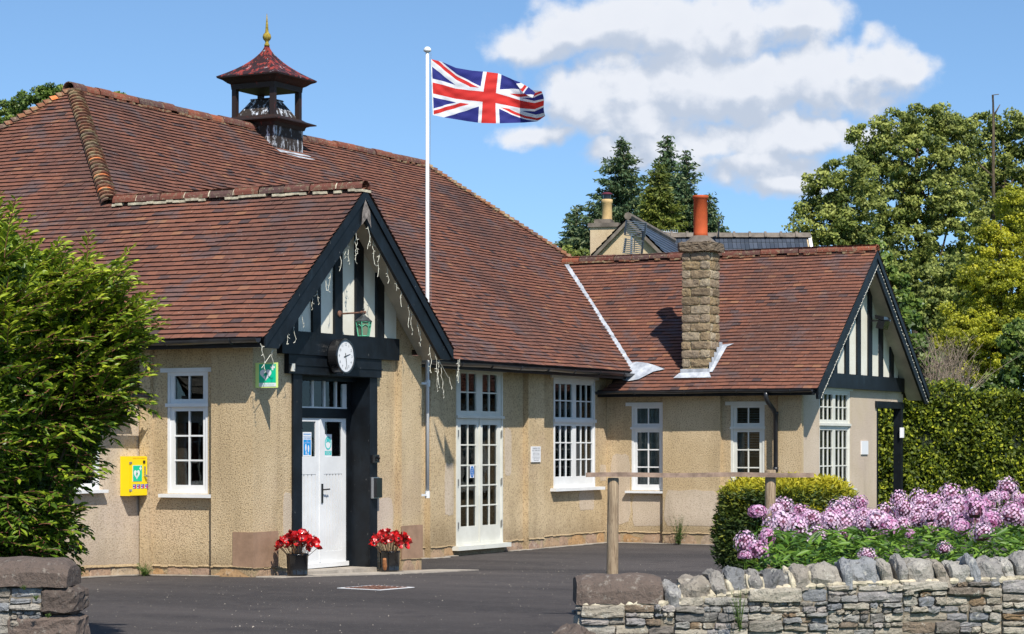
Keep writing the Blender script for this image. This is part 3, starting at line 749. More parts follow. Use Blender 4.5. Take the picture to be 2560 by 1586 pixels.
window('y', 1.80, 11.92, 13.58, .90, 2.84, [(12.0, 12.68, 1.10, 2.0, 3, 3), (12.83, 13.50, 1.10, 2.0, 3, 3), (12.0, 12.68, 2.15, 2.74, 3, 2), (12.83, 13.50, 2.15, 2.74, 3, 2)], (11.80, 13.70, 2.841, 2.91), (11.80, 13.78, .845, .899), (2.06, 2.12))
window('x', 14.12, .665, 1.305, .82, 2.37, [(.755, 1.20, .937, 1.89, 2, 3), (.755, 1.20, 2.05, 2.33, 2, 1)], (.635, 1.414, 2.371, 2.435), (.635, 1.39, .78, .819), (1.944, 1.987))
window('x', 14.12, -1.307, -.655, .82, 2.37, [(-1.20, -.765, .937, 1.89, 2, 3), (-1.20, -.765, 2.05, 2.33, 2, 1)], (-1.411, -.556, 2.371, 2.435), (-1.41, -.56, .78, .819), (1.944, 1.987), mt=M_IVORY)
window('y', -2.0, 14.96, 16.60, .85, 2.66, [(15.05, 15.72, .95, 1.93, 3, 3), (15.86, 16.52, .95, 1.93, 3, 3), (15.05, 15.72, 2.12, 2.58, 3, 2), (15.86, 16.52, 2.12, 2.58, 3, 2)], (14.90, 16.72, 2.661, 2.70), (14.9, 16.7, .80, .849), (2.01, 2.055), mt=M_IVORY)
# glazed double doors
fd = window('y', 1.80, 8.42, 10.02, .02, 2.88, [(8.59, 9.12, .33, 1.995, 2, 5), (9.33, 9.85, .33, 1.995, 2, 5), (8.59, 9.12, 2.22, 2.83, 2, 2), (9.33, 9.85, 2.22, 2.83, 2, 2)], (8.30, 10.10, 2.881, 2.95), (8.30, 10.12, -.05, .019), (2.10, 2.145), mt=M_IVORY, name='glazed_double_door')
gp = MB(); gp.box(9.205, 9.225, 1.785, 1.80, .06, 2.09); gp.build('meeting_stile', M_IVORY, fd)
for a in (8.475, 9.965):
    for z in (.35, 1.05, 1.85):
        hh = MB(); hh.box(a - .018, a + .018, 1.779, 1.788, z - .055, z + .055); hh.build('hinge', M_CHROME, fd)
# curtains and blinds behind panes
def curtain(kind, c, a0, a1, z0, z1, m_, parent, amp=.02, per=.075, name='curtain'):
    mb = MB(); n = max(4, int((a1 - a0) / .012)); pts = []
    for i in range(n + 1):
        a = a0 + (a1 - a0) * i / n; d = amp * math.sin(2 * math.pi * a / per) + amp * .4 * math.sin(a * 57)
        pts.append((a, c + d) if kind == 'y' else (c + d, a))
    for i in range(n): mb.face([(*pts[i], z0), (*pts[i + 1], z0), (*pts[i + 1], z1), (*pts[i], z1)])
    return mb.build(name, m_, parent, True)
wins = [o for o in hall.children if o.name.startswith('window')]
curtain('y', 1.93, 13.08, 13.55, .95, 2.78, M_CURT, wins[1]); curtain('y', 1.95, 12.46, 12.66, .95, 2.1, M_NET, wins[1])
curtain('x', 14.25, .70, 1.28, .85, 2.35, M_NET, wins[2], .022, .11)
curtain('x', 14.25, -.86, -.68, .85, 1.9, M_NET, wins[3]); curtain('x', 14.25, -1.30, -1.16, .85, 1.9, M_CURT, wins[3])
def blind(kind, c, a0, a1, z0, z1, parent, step=.045):
    mb = MB(); z = z0
    while z < z1:
        if kind == 'y': mb.prism([(a0, c, z), (a1, c, z), (a1, c + .03, z + .012), (a0, c + .03, z + .012)], (0, 0, .003))
        else: mb.prism([(c, a0, z), (c, a1, z), (c + .03, a1, z + .012), (c + .03, a0, z + .012)], (0, 0, .003))
        z += step
    return mb.build('blind', M_NET, parent)
blind('x', 14.30, -1.28, -.68, 1.45, 2.35, wins[3])
M_GREENB = simple('pale green blind', (.34, .46, .36), .8, .15, 3)
curtain('y', -1.90, 15.0, 16.55, .9, 2.62, M_GREENB, wins[4], .028, .13, 'vertical_blind')
# brown door mat board and easels standing inside the glazed doors
ins = MB(); ins.box(8.5, 9.15, 2.35, 2.38, -.02, 1.25); ins.build('inner_display_board', simple('brown board', (.16, .11, .07), .9, .2, 6), H)
ie = MB()
for a in (9.45, 9.75): ie.tube([(a, 2.5, 0), (a + .12, 2.6, 1.7)], .03, 6)
ie.box(9.35, 9.95, 2.45, 2.5, .78, .83); ie.box(9.35, 9.95, 2.45, 2.5, 1.3, 1.34)
ie.build('inner_easel', M_CURT, H)

# ---- porch portal and timbering
bl = MB()
bl.box(1.03, 1.24, .07, .40, -.05, 2.59); bl.build('portal_post', M_BLACK, H); bl = MB(); bl.box(2.93, 3.13, .07, .2, -.12, 2.59)
portal = bl.build('portal_post', M_BLACK, H)
pr = MB()
pr.box(2.932, 3.0, .2, .46, -.12, 2.59); pr.box(1.241, 1.40, .39, .48, -.05, 2.59); pr.box(2.84, 2.931, .38, .48, -.1, 2.59)
pr.box(1.40, 2.84, .38, .47, 2.03, 2.16); pr.box(1.24, 2.93, .28, .47, 2.53, 2.62); pr.box(1.24, 2.93, .10, .28, 2.585, 2.62)
pr.build('portal_lining', M_BLACK, H)
bm_ = MB(); bm_.box(.67, 3.61, .0, .099, 2.845, 3.145); bm_.build('tie_beam', M_BLACK, H)
bm_ = MB(); bm_.box(.86, 3.17, .025, .099, 2.592, 2.842); bm_.box(.85, 3.18, .012, .0248, 2.70, 2.715); bm_.build('door_lintel', M_BLACK, H)
pnl = MB()
def rake_p(x, off=0): return ZR - .13 - off - SE * abs(x - XC)
pts = [(.58, 3.131), (3.5, 3.131)]
xr = XC + (ZR - .15 - 3.131) / SE
pnl.prism([(.60, .06, 3.146), (3.62, .06, 3.146), (3.62, .06, rake_p(3.62)), (XC, .06, rake_p(XC)), (.60, .06, rake_p(.60))], (0, .039, 0))
pnl.build('gable_panel', M_PLAST, H)
for xs in (.98, 1.52, 2.06, 2.60, 3.14):
    st = MB(); a, b_ = xs - .095, xs + .095
    zt = lambda x: rake_p(x, .01)
    poly = [(a, 3.146), (b_, 3.146), (b_, zt(b_))] + ([(XC, zt(XC))] if a < XC < b_ else []) + [(a, zt(a))]
    st.prism([(x, .02, z) for x, z in poly], (0, .0385, 0)); st.build('gable_stud', M_BLACK, H)
def bargeboards(xc, zr, sl, y, half, zf, dep, yw, inner_cut=True):
    for sgn in (-1, 1):
        X = lambda d: xc + sgn * d
        zt = zr - .02; mb = MB()
        dfo = half; z_out = zt - sl * dfo
        din = (zt - dep - zf) / sl
        poly = [(X(0), zt), (X(dfo), z_out), (X(dfo - .04), zf), (X(din), zf), (X(0), zt - dep)]
        mb.prism([(x, y, z) for x, z in poly], (0, .045, 0))
        poly = [(X(0), zt + .004), (X(dfo + .01), z_out), (X(dfo + .01), z_out - .13), (X(0), zt - .13)]
        mb.prism([(x, y - .022, z) for x, z in poly], (0, .022, 0))
        o = mb.build('bargeboard', M_BLACK, H)
        sm = MB(); t_ = .1
        poly = [(X(0), zt - .10), (X(dfo - .03), z_out - .10), (X(dfo - .03), z_out - .125), (X(0), zt - .125)]
        sm.prism([(x, y + .046, z) for x, z in poly], (0, yw - y - .05, 0)); sm.build('soffit', M_CREAM, H)
bargeboards(XC, ZR, SE, YB, 2.36, 2.87, .40, .10)
wa = MB(); wa.prism([(XC - .015, YB - .0235, ZR - .16), (XC + .10, YB - .0235, ZR - .30), (XC + .13, YB - .0235, ZR - .52), (XC + .02, YB - .0235, ZR - .40), (XC - .11, YB - .0235, ZR - .50), (XC - .09, YB - .0235, ZR - .32)], (0, .0015, 0)); wa.build('bare_wood', simple('bare silvery wood', (.20, .17, .15), .9, .5, 14), H)
bargeboards(XW, WZR, WS, YW, 3.14, 2.46, .36, -2.02)
# wing gable timbering
pnl = MB()
def rake_w(x, off=0): return WZR - .13 - off - WS * abs(x - XW)
pnl.prism([(14.5, -2.05, 2.97), (19.3, -2.05, 2.97), (19.3, -2.05, rake_w(19.3)), (XW, -2.05, rake_w(XW)), (14.5, -2.05, rake_w(14.5))], (0, .029, 0))
pnl.build('gable_panel', M_PLAST, H)
for i in range(7):
    xs = 16.92 + (i - 3) * .645; a, b_ = xs - .10, xs + .10; zt = lambda x: rake_w(x, .01)
    if min(zt(a), zt(b_)) < 3.0: continue
    poly = [(a, 2.97), (b_, 2.97), (b_, zt(b_))] + ([(XW, zt(XW))] if a < XW < b_ else []) + [(a, zt(a))]
    st = MB(); st.prism([(x, -2.085, z) for x, z in poly], (0, .034, 0)); st.build('gable_stud', M_BLACK, H)
bm_ = MB(); bm_.box(14.2, 19.5, -2.12, -2.021, 2.70, 2.967); bm_.build('tie_beam', M_BLACK, H)
bm_ = MB(); bm_.box(18.0, 19.64, -2.06, -1.9, 2.37, 2.50); bm_.box(18.10, 18.16, -2.03, -2.021, -.1, 2.37); bm_.build('side_porch_lintel', M_BLACK, H)
bm_ = MB(); bm_.box(19.47, 19.61, -2.05, -1.90, -.3, 2.37); bm_.build('side_porch_post', M_BLACK, H)
fl_ = MB(); fl_.box(17.6, 17.66, -2.45, -2.085, 4.0, 4.03); fl_.prism([(17.47, -2.38, 4.08), (17.79, -2.38, 4.08), (17.79, -2.2, 4.12), (17.47, -2.2, 4.12)], (0, 0, -.07)); fl_.prism([(17.48, -2.40, 3.995), (17.78, -2.40, 3.995), (17.78, -2.26, 4.02), (17.48, -2.26, 4.02)], (0, .05, -.15))
tag(fl_.build('floodlight', M_BPLAS), 'black floodlight on a stud of the right hand half timbered gable', 'light')

# front door: two white leaves
dr = MB()
DX0, DX1, DXM, DY = 1.41, 2.84, 2.18, .40
for (x0, x1) in ((DX0, DXM - .003), (DXM + .003, DX1)):
    gx0, gx1 = (x0 + .09, x1 - .10) if x0 < 1.7 else (x0 + .12, x1 - .11)
    gz0, gz1 = 1.51, 1.98
    dr.box(x0, gx0, DY, DY + .045, gz0, gz1); dr.box(gx1, x1, DY, DY + .045, gz0, gz1)
    dr.box(x0, x1, DY, DY + .045, gz1, 2.028); dr.box(x0, x1, DY, DY + .045, 1.27, gz0); dr.box(x0, x1, DY, DY + .045, .0, .22)
    dr.box(x0, x0 + .10, DY, DY + .045, .22, 1.27); dr.box(x1 - .10, x1, DY, DY + .045, .22, 1.27)
    n = 6; wv = (x1 - x0 - .2) / n
    for k in range(n): dr.box(x0 + .1 + k * wv + .011, x0 + .1 + (k + 1) * wv - .011, DY + .004, DY + .04, .22, 1.27)
    dr.box(x0 + .1, x1 - .1, DY + .034, DY + .043, .22, 1.27)
dr.box(DX0, DX1, DY - .05, DY, .01, .07)
dr.box(DXM - .018, DXM + .018, DY - .008, DY, .08, 2.02)
door = dr.build('front_door', M_WHITE, H)
dp = MB(); dp.box(DX0 + .09, DXM - .10, DY + .018, DY + .022, 1.51, 1.98); dp.box(DXM + .12, DX1 - .11, DY + .018, DY + .022, 1.51, 1.98); dp.build('pane', M_GLASS, door)
hd = MB(); hd.box(DXM + .02, DXM + .065, DY - .014, DY, .88, 1.14); hd.tube([(DXM + .042, DY - .01, 1.06), (DXM + .042, DY - .05, 1.06), (DXM + .16, DY - .055, 1.065)], .01, 8); hd.build('door_handle', M_BPLAS, door)
# transom light above the door: five narrow panes
tl_ = MB()
tw = (2.86 - 1.4) / 5
for k in range(6):
    x = 1.4 + k * tw; tl_.box(x - .016, x + .016, .382, .42, 2.161, 2.529)
tl_.box(1.4, 2.86, .384, .418, 2.161, 2.18); tl_.box(2.74, 2.85, .39, .416, 2.17, 2.5)
tw_ = tl_.build('transom_window', M_WHITE, H)
tp = MB(); tp.box(1.4, 2.86, .405, .409, 2.18, 2.529); tp.build('pane', M_GLASS, tw_)
# step
sp_ = MB()
for i in range(30):
    xa_, xb_ = i * .155, (i + 1) * .155; fa_, fb_ = -.42 - .42 * math.sin(min(1, xa_ / 3.2) * 1.57) + .1 * max(0, xa_ - 3.2), -.42 - .42 * math.sin(min(1, xb_ / 3.2) * 1.57) + .1 * max(0, xb_ - 3.2)
    sp_.prism([(xa_, fa_, gz(xa_, fa_) - .01), (xb_, fb_, gz(xb_, fb_) - .01), (xb_, -.045, gz(xb_, -.045) - .01), (xa_, -.045, gz(xa_, -.045) - .01)], (0, 0, .022))
sp_.prism([(1.2, -.04, -.1), (2.94, -.04, -.12), (2.94, .42, -.12), (1.2, .42, -.1)], (0, 0, .108))
sp_.build('threshold_slab', M_CONC, H)

# gutters and pipes
def gutter(P0, P1, r=.055, seed=0, m_=M_GUT):
    P0, P1 = Vector(P0), Vector(P1); d = (P1 - P0); L = d.length; d.normalize(); side = d.cross(Vector((0, 0, 1))); mb = MB(); N = 8; V = []
    segs = int(L / .6) + 1
    for i in range(segs + 1):
        p = P0 + d * L * i / segs; p.z += .006 * math.sin(i * 1.7 + seed)
        for k in range(N + 1):
            th = math.pi + math.pi * k / N; V.append(p + side * math.cos(th) * r + Vector((0, 0, 1)) * math.sin(th) * r)
        for k in range(N, -1, -1):
            th = math.pi + math.pi * k / N; V.append(p + side * math.cos(th) * (r - .006) + Vector((0, 0, 1)) * math.sin(th) * (r - .006))
    n2 = 2 * (N + 1)
    F = [(i * n2 + k, i * n2 + (k + 1) % n2, (i + 1) * n2 + (k + 1) % n2, (i + 1) * n2 + k) for i in range(segs) for k in range(n2)]
    F.append(tuple(range(n2))); F.append(tuple(segs * n2 + k for k in range(n2)))
    mb.mesh(V, F)
    a = .4
    while a < L:
        p = P0 + d * a; mb.tube([p + side * (r + .004) * math.cos(t) + Vector((0, 0, 1)) * (r + .004) * math.sin(t) for t in [math.pi + math.pi * k / 8 for k in range(9)]], .009, 5); a += 1.0
    return mb.build('gutter', m_, H)
gutter((-.42, YB + .03, 2.985), (-.42, 6.0, 2.985), .06, 1)
gutter((4.15, 1.235, 2.955), (14.25, 1.235, 2.965), .06, 2)
gutter((13.62, YW + .06, 2.635), (13.62, 1.9, 2.635), .058, 3)
fa = MB(); fa.box(-.33, -.30, YB + .05, 6, 2.88, 3.0); fa.box(-.30, .0, YB + .05, 6, 2.90, 2.93); fa.build('fascia', M_BLACK, H)
fa = MB(); fa.box(4.3, 14.2, 1.31, 1.34, 2.86, 2.99); fa.box(4.3, 14.0, 1.34, 1.8, 2.955, 2.98); fa.build('fascia', M_BLACK, H)
fa = MB(); fa.box(13.70, 13.73, YW + .05, 1.8, 2.53, 2.66); fa.box(13.73, 14.0, YW + .05, 1.8, 2.56, 2.59); fa.build('fascia', M_BLACK, H)
dpz = MB(); dpz.tube([(13.62, -1.52, 2.60), (13.62, -1.52, 2.50), (13.68, -1.53, 2.42), (13.86, -1.57, 2.28), (13.92, -1.585, 2.2), (13.92, -1.585, -.1)], .042, 12)
for z in (2.18, 1.2, .3): dpz.tube([(13.92, -1.585, z), (13.92, -1.585, z + .07)], .05, 12)
dpz.build('downpipe', M_GUT, H, True)

# lead valley and flashings
lv = MB(); rnd = random.Random(4)
p0 = Vector((14.134, 1.3, ZE)); p1 = Vector((XW, yv, WZR)); L = (p1 - p0).length; d = (p1 - p0) / L
sideW = Vector((0, -1, 0)); n = int(L / .09)
nw = Vector((-WS, 0, 1)).normalized()
def vp(t, k):
    q = p0 + d * t; q = q + Vector((-k * .35, -k, -k * .35 * WS)); return q + nw * .035
for i in range(n):
    a, b_ = L * i / n, L * (i + 1) / n; w0, w1 = .02, .02
    o0, o1 = .13 + rnd.uniform(-.012, .012), .13 + rnd.uniform(-.012, .012)
    lv.face([vp(a, -.02), vp(b_, -.02), vp(b_, o1), vp(a, o0)])
bp0 = p0
blob = [(-.10, .06), (.12, .20), (.16, .02), (.13, -.2), (.06, -.42), (-.02, -.62), (-.07, -.42), (-.16, -.30), (-.24, -.2), (-.28, .0), (-.25, .12)]
lv.face([Vector((p0.x + x, p0.y + y - .05, WZE + WS * (p0.x + x - WXE))) + nw * .045 for x, y in blob])
lv.build('lead_valley', M_LEAD, H)

# chimney on the wing
CX0, CX1, CY0, CY1 = 14.04, 14.56, -.25, .28
cm = MB(); cm.box(CX0 + .02, CX1 - .02, CY0 + .02, CY1 - .02, 2.7, 5.14); chim = cm.build('chimney', M_CHMOR, H)
st = MB(); k = 0; z = 2.90
while z < 5.1:
    hgt = .158; zz = min(z + hgt, 5.135)
    sp1 = CY1 - (.18 if k % 2 else .36); 
    for (a, b_) in ((CY0, sp1), (sp1, CY1)): rough_block(st, (CX0 - .012, a + .006, z + .006), (CX0 + .12, b_ - .006, zz - .006), k * 7 + int(a * 10), .011, .012, 4)
    sp2 = CX0 + (.2 if k % 2 else .34)
    for (a, b_) in ((CX0 + .10, sp2), (sp2, CX1)): rough_block(st, (a + .006, CY0 - .012, z + .006), (b_ - .006, CY0 + .1, zz - .006), k * 9 + int(a * 10), .010, .012, 4)
    z += hgt + .002; k += 1
st.box(CX0 + .3, CX1, CY1 - .05, CY1, 2.9, 5.13); st.box(CX1 - .05, CX1, CY0 + .1, CY1, 2.9, 5.13)
st.build('chimney_stones', M_CHIM, chim)
cp = MB(); rough_block(cp, (CX0 - .07, CY0 - .08, 5.14), (CX1 + .07, CY1 + .07, 5.33), 3, .02, .05, 10, .0); cp.build('cap_stone', M_CHIM, chim)
fm = MB(); fm.lathe([(.30, 5.32), (.25, 5.36), (.16, 5.44), (.14, 5.45)], ((CX0 + CX1) / 2, (CY0 + CY1) / 2, 0), 16); fm.build('flaunching', M_GRIDGE, chim)
pt = MB(); pt.lathe([(.142, 5.40), (.128, 5.5), (.125, 6.12), (.142, 6.13), (.145, 6.17), (.135, 6.18), (.11, 6.17), (.11, 5.9)], ((CX0 + CX1) / 2, (CY0 + CY1) / 2, 0), 28); pt.build('chimney_pot', M_TERRA, chim, True)
ls = MB()
def wz(x): return WZE + WS * (x - WXE)
ls.face([Vector((x, y, wz(x))) + nw * .045 for x, y in ((CX0 - .13, CY0 - .12), (CX0 - .13, CY1 + .09), (CX0 - .02, CY1 + .02), (CX0 + .0, CY0 - .02))])
ls.box(CX0 - .025, CX0 - .014, CY0 - .02, CY1 + .01, wz(CX0) + .0, wz(CX0) + .09)
for i in range(5):
    x0 = CX0 - .02 + i * .115; ls.box(x0, x0 + .13, CY0 - .03 - i * .0007, CY0 - .022, wz(x0) - .02, wz(x0) + .22)
ls.face([Vector((x, y, wz(x))) + nw * .04 for x, y in ((CX0, CY0 - .09), (CX1 + .05, CY0 - .13), (CX1 + .12, CY0 - .24), (CX1 + .1, CY0 - .02), (CX0, CY0 - .02))])
ls.build('flashing', M_LEAD, chim)

# cupola
cx, cy = 9.86, HY
cb = MB(); cb.box(cx - .46, cx + .46, cy - .46, cy + .46, 6.5, 7.36); cup = cb.build('cupola', M_CUPW, H); cup.location.z = -.05
def sqlathe(mb, prof, ctr, tone_=None):
    V = []; 
    for (r_, z) in prof: V += [(ctr[0] + sx * r_, ctr[1] + sy * r_, z) for sx, sy in ((-1, -1), (1, -1), (1, 1), (-1, 1))]
    F = [(i * 4 + k, i * 4 + (k + 1) % 4, (i + 1) * 4 + (k + 1) % 4, (i + 1) * 4 + k) for i in range(len(prof) - 1) for k in range(4)]
    F += [(3, 2, 1, 0), tuple(len(V) - 4 + k for k in range(4))]; mb.mesh(V, F, tone_)
sk = MB(); sqlathe(sk, [(.48, 7.30), (.50, 7.36), (.56, 7.385), (.635, 7.395), (.635, 7.415), (.50, 7.46), (.44, 7.50)], (cx, cy)); sk.build('cupola_skirt', M_CUPD, cup)
dm = MB(); sqlathe(dm, [(.41, 7.47), (.36, 7.56), (.24, 7.74), (.20, 7.80), (.22, 7.81), (.20, 7.83), (.0, 7.86)], (cx, cy)); dm.build('louvre_hood', M_CUPW, cup)
for sx in (-1, 1):
    for sy in (-1, 1):
        ps = MB(); ps.box(cx + sx * .40 - .045, cx + sx * .40 + .045, cy + sy * .40 - .045, cy + sy * .40 + .045, 7.45, 8.06); ps.build('cupola_post', M_CUPD, cup)
rf = MB(); sqlathe(rf, [(.45, 7.98), (.46, 8.07), (.50, 8.09), (.56, 8.14), (.635, 8.175), (.635, 8.19)], (cx, cy)); rf.build('cupola_eaves', M_CUPD, cup)
rf = MB(); prof = [(.64, 8.19), (.64, 8.205)]
for i in range(1, 13):
    t = i / 12; prof.append((.63 * (1 - t) ** 1.55 * (1 - .10 * math.sin(math.pi * t)) + .03 * t, 8.205 + .585 * t ** .95))
sqlathe(rf, prof, (cx, cy)); rf.build('cupola_roof', M_CUPR, cup)
fi = MB(); fi.lathe([(.045, 8.78), (.05, 8.80), (.03, 8.84), (.035, 8.87), (.065, 8.90), (.078, 8.94), (.065, 8.99), (.035, 9.02), (.03, 9.05), (.022, 9.15), (.004, 9.36)], (cx, cy, 0), 16); fi.build('finial', M_LICH, cup, True)
lf = MB(); lf.face([Vector((x, y, ZE + SF * (y - 1.3))) + Vector((0, -SF, 1)).normalized() * .05 for x, y in ((cx - .47, cy - .46), (cx - .44, cy - .54), (cx - .2, cy - .57), (cx + .1, cy - .60), (cx + .45, cy - .59), (cx + .66, cy - .56), (cx + .60, cy - .50), (cx + .47, cy - .46))]); lf.build('flashing', M_LEAD, cup)

# low annex on the left
ax = MB(); walls(ax, 'y', 1.82, -6.0, .10, GB, 2.2, [(-1.55, -.75, 1.10, 2.05)]); ax.build('annex_wall', M_REND2, H)
window('y', 1.84, -1.55, -.75, 1.10, 2.05, [(-1.47, -.83, 1.18, 1.97, 2, 3)], None, (-1.6, -.70, 1.06, 1.099), None)
ar = MB(); sA = Vector((0, 1, 1.0)).normalized()
tiles(ar, Vector((-6, 1.5, 2.33)), (1, 0, 0), sA, [(0, 0), (5.62, 0), (4.7, 2.3), (0, 2.3)], .16, .26, 31, .02)
aro = ar.build('annex_roof', mat('stone slates', f_stone([(0, (.10, .085, .07)), (1, (.22, .19, .16))], .3, .6, 9)), H)
deck('roof_boarding', [(-6, 1.55, 2.34), (-.42, 1.55, 2.34), (-1.3, 3.1, 3.88), (-6, 3.1, 3.88)], .06, M_DECK, aro)
gutter((-6, 1.44, 2.31), (-.22, 1.44, 2.31), .05, 6)
ridge((-6, 3.1, 3.92), (-1.2, 3.1, 3.92), .13, .45, 33, MATS['stone slates'], False, 'annex_ridge')

# ------------------------------------------------------------------ things on the hall
def text_mesh(mb, s_, size, M, align='CENTER', ext=.0):
    cu = bpy.data.curves.new('lettering', 'FONT'); cu.body = s_; cu.size = size; cu.align_x = align; cu.align_y = 'CENTER'
    ob = bpy.data.objects.new('lettering', cu); me = ob.to_mesh()
    mb.mesh([M @ v.co for v in me.vertices], [tuple(p.vertices) for p in me.polygons]); ob.to_mesh_clear()
    bpy.data.objects.remove(ob); bpy.data.curves.remove(cu)
def planeM(o, ux, uz):
    """x of the drawing along ux, y along uz, z out"""
    ux, uz = Vector(ux).normalized(), Vector(uz).normalized(); n = ux.cross(uz); M = Matrix.Identity(4)
    for r_ in range(3): M[r_][0] = ux[r_]; M[r_][1] = uz[r_]; M[r_][2] = n[r_]; M[r_][3] = o[r_]
    return M
def flat(mb, M, pts, z=0.0): mb.face([M @ Vector((x, y, z)) for x, y in pts])
def heart_pts(cx_, cy_, w_, h_):
    P = []
    for i in range(40):
        t = 2 * math.pi * i / 40; x = 16 * math.sin(t) ** 3; y = 13 * math.cos(t) - 5 * math.cos(2 * t) - 2 * math.cos(3 * t) - math.cos(4 * t)
        P.append((cx_ + x / 32 * w_, cy_ + (y + 2.5) / 29 * h_))
    return P
def heart_sign(M, w_, h_, parent, z=.002):
    g = MB(); flat(g, M, [(-w_ / 2, -h_ / 2), (w_ / 2, -h_ / 2), (w_ / 2, h_ / 2), (-w_ / 2, h_ / 2)], z); g.build('green_panel', M_SIGNG, parent)
    wm_ = MB(); hp = heart_pts(-w_ * .10, -h_ * .10, w_ * .68, h_ * .62); cc = (-w_ * .10, -h_ * .10)
    for i in range(40): flat(wm_, M, [cc, hp[i], hp[(i + 1) % 40]], z * 2)
    c = (w_ * .31, h_ * .32); a = w_ * .135; b_ = w_ * .045
    flat(wm_, M, [(c[0] - a, c[1] - b_), (c[0] + a, c[1] - b_), (c[0] + a, c[1] + b_), (c[0] - a, c[1] + b_)], z * 2)
    flat(wm_, M, [(c[0] - b_, c[1] - a * 1.05), (c[0] + b_, c[1] - a * 1.05), (c[0] + b_, c[1] + a * 1.05), (c[0] - b_, c[1] + a * 1.05)], z * 2.2)
    wm_.build('heart_and_cross', M_SIGNW, parent)
    bo = MB(); k = w_
    pts = [(-.10, .14), (-.02, .14), (-.06, .0), (.06, .03), (-.07, -.26), (-.06, -.06), (-.17, -.08)]
    flat(bo, M, [((x - .06) * k, (y - .06) * k * h_ / w_) for x, y in pts[:4]] , z * 3); flat(bo, M, [((x - .06) * k, (y - .06) * k * h_ / w_) for x, y in (pts[3], pts[4], pts[5], pts[6], pts[0])], z * 3)
    bo.build('lightning_bolt', M_SIGNG, parent)
# yellow defibrillator cabinet
aed = empty('defibrillator_cabinet', (-.16, 1.82, 1.0), 'bright yellow defibrillator cabinet on the left wall beside the shrub', 'cabinet')
def on(parent, o):
    """attach with the world position kept"""
    o.parent = parent; o.matrix_parent_inverse = Matrix.Translation(-parent.location); return o
def OB(mb, name, m_, par, smooth=False):
    o = mb.build(name, m_, None, smooth); return on(par, o)
class Par:
    pass
b1 = MB(); b1.box(-.34, .01, 1.665, 1.815, 1.012, 1.52); body = OB(b1, 'cabinet_body', M_YEL, aed)
b1 = MB(); b1.box(-.335, .005, 1.648, 1.662, 1.017, 1.515); OB(b1, 'cabinet_door', M_YEL, aed)
b1 = MB(); b1.box(-.345, -.315, 1.644, 1.668, 1.42, 1.45); b1.box(-.345, -.315, 1.644, 1.668, 1.07, 1.10); OB(b1, 'hinge', M_CHROME, aed)
b1 = MB(); b1.box(-.085, -.045, 1.638, 1.647, 1.43, 1.465); OB(b1, 'alarm_panel', M_BPLAS, aed)
b1 = MB(); b1.box(-.062, -.042, 1.635, 1.647, 1.28, 1.39); b1.tube([(-.05, 1.647, 1.265), (-.05, 1.61, 1.265)], .018, 10); b1.tube([(-.05, 1.612, 1.265), (-.02, 1.612, 1.26)], .008, 8); OB(b1, 'keypad_lock', M_CHROME, aed)
_hold = MB
def heart_sign_on(M, w_, h_, thing_):
    before = set(o.name for o in bpy.data.objects)
    tmp = empty('tmp_holder'); heart_sign(M, w_, h_, tmp)
    for c_ in list(tmp.children): on(thing_, c_)
    bpy.data.objects.remove(tmp)
b1 = MB(); b1.box(-.30, -.105, 1.6455, 1.648, 1.195, 1.405); OB(b1, 'sign_backing', M_SIGNW, aed)
heart_sign_on(planeM((-.2025, 1.645, 1.30), (1, 0, 0), (0, 0, 1)), .185, .20, aed)
for k in range(4):
    x = -.295 + k * .083; b1 = MB(); b1.box(x, x + .065, 1.6455, 1.6475, 1.105, 1.16); b1.build
    OB(b1, 'emblem', M_NAVY, aed)
    b2 = MB(); b2.prism([(x + .03, 1.645, 1.108), (x + .062, 1.645, 1.108), (x + .05, 1.645, 1.15), (x + .035, 1.645, 1.14)], (0, .0004, 0)); OB(b2, 'emblem_mark', M_RED, aed)
    b2 = MB(); b2.box(x + .006, x + .028, 1.6448, 1.6454, 1.11, 1.125); b2.box(x + .01, x + .03, 1.6448, 1.6454, 1.142, 1.153); OB(b2, 'emblem_mark', M_SIGNW, aed)
b2 = MB(); text_mesh(b2, 'DEFIBRILLATOR - EMERGENCY', .02, planeM((-.16, 1.6465, 1.492), (1, 0, 0), (0, 0, 1))); OB(b2, 'lettering', col('orange ink', (.65, .22, 0), .5), aed)
# projecting defibrillator sign
ds = empty('defibrillator_sign', (.05, 0, 2.4), 'square green defibrillator sign with white heart, projecting under the porch eaves', 'sign')
b1 = MB(); b1.box(.05, .056, -.345, -.005, 2.385, 2.70); OB(b1, 'sign_plate', M_LIME, ds)
heart_sign_on(planeM((.048, -.19, 2.565), (0, -1, 0), (0, 0, 1)), .255, .235, ds)
b1 = MB(); b1.box(.0465, .0495, -.3175, -.0625, 2.40, 2.446); OB(b1, 'caption_strip', M_SIGNW, ds)
b1 = MB(); text_mesh(b1, 'Defibrillator', .042, planeM((.0455, -.19, 2.423), (0, -1, 0), (0, 0, 1))); OB(b1, 'lettering', col('pale green ink', (.25, .62, .48), .5), ds)
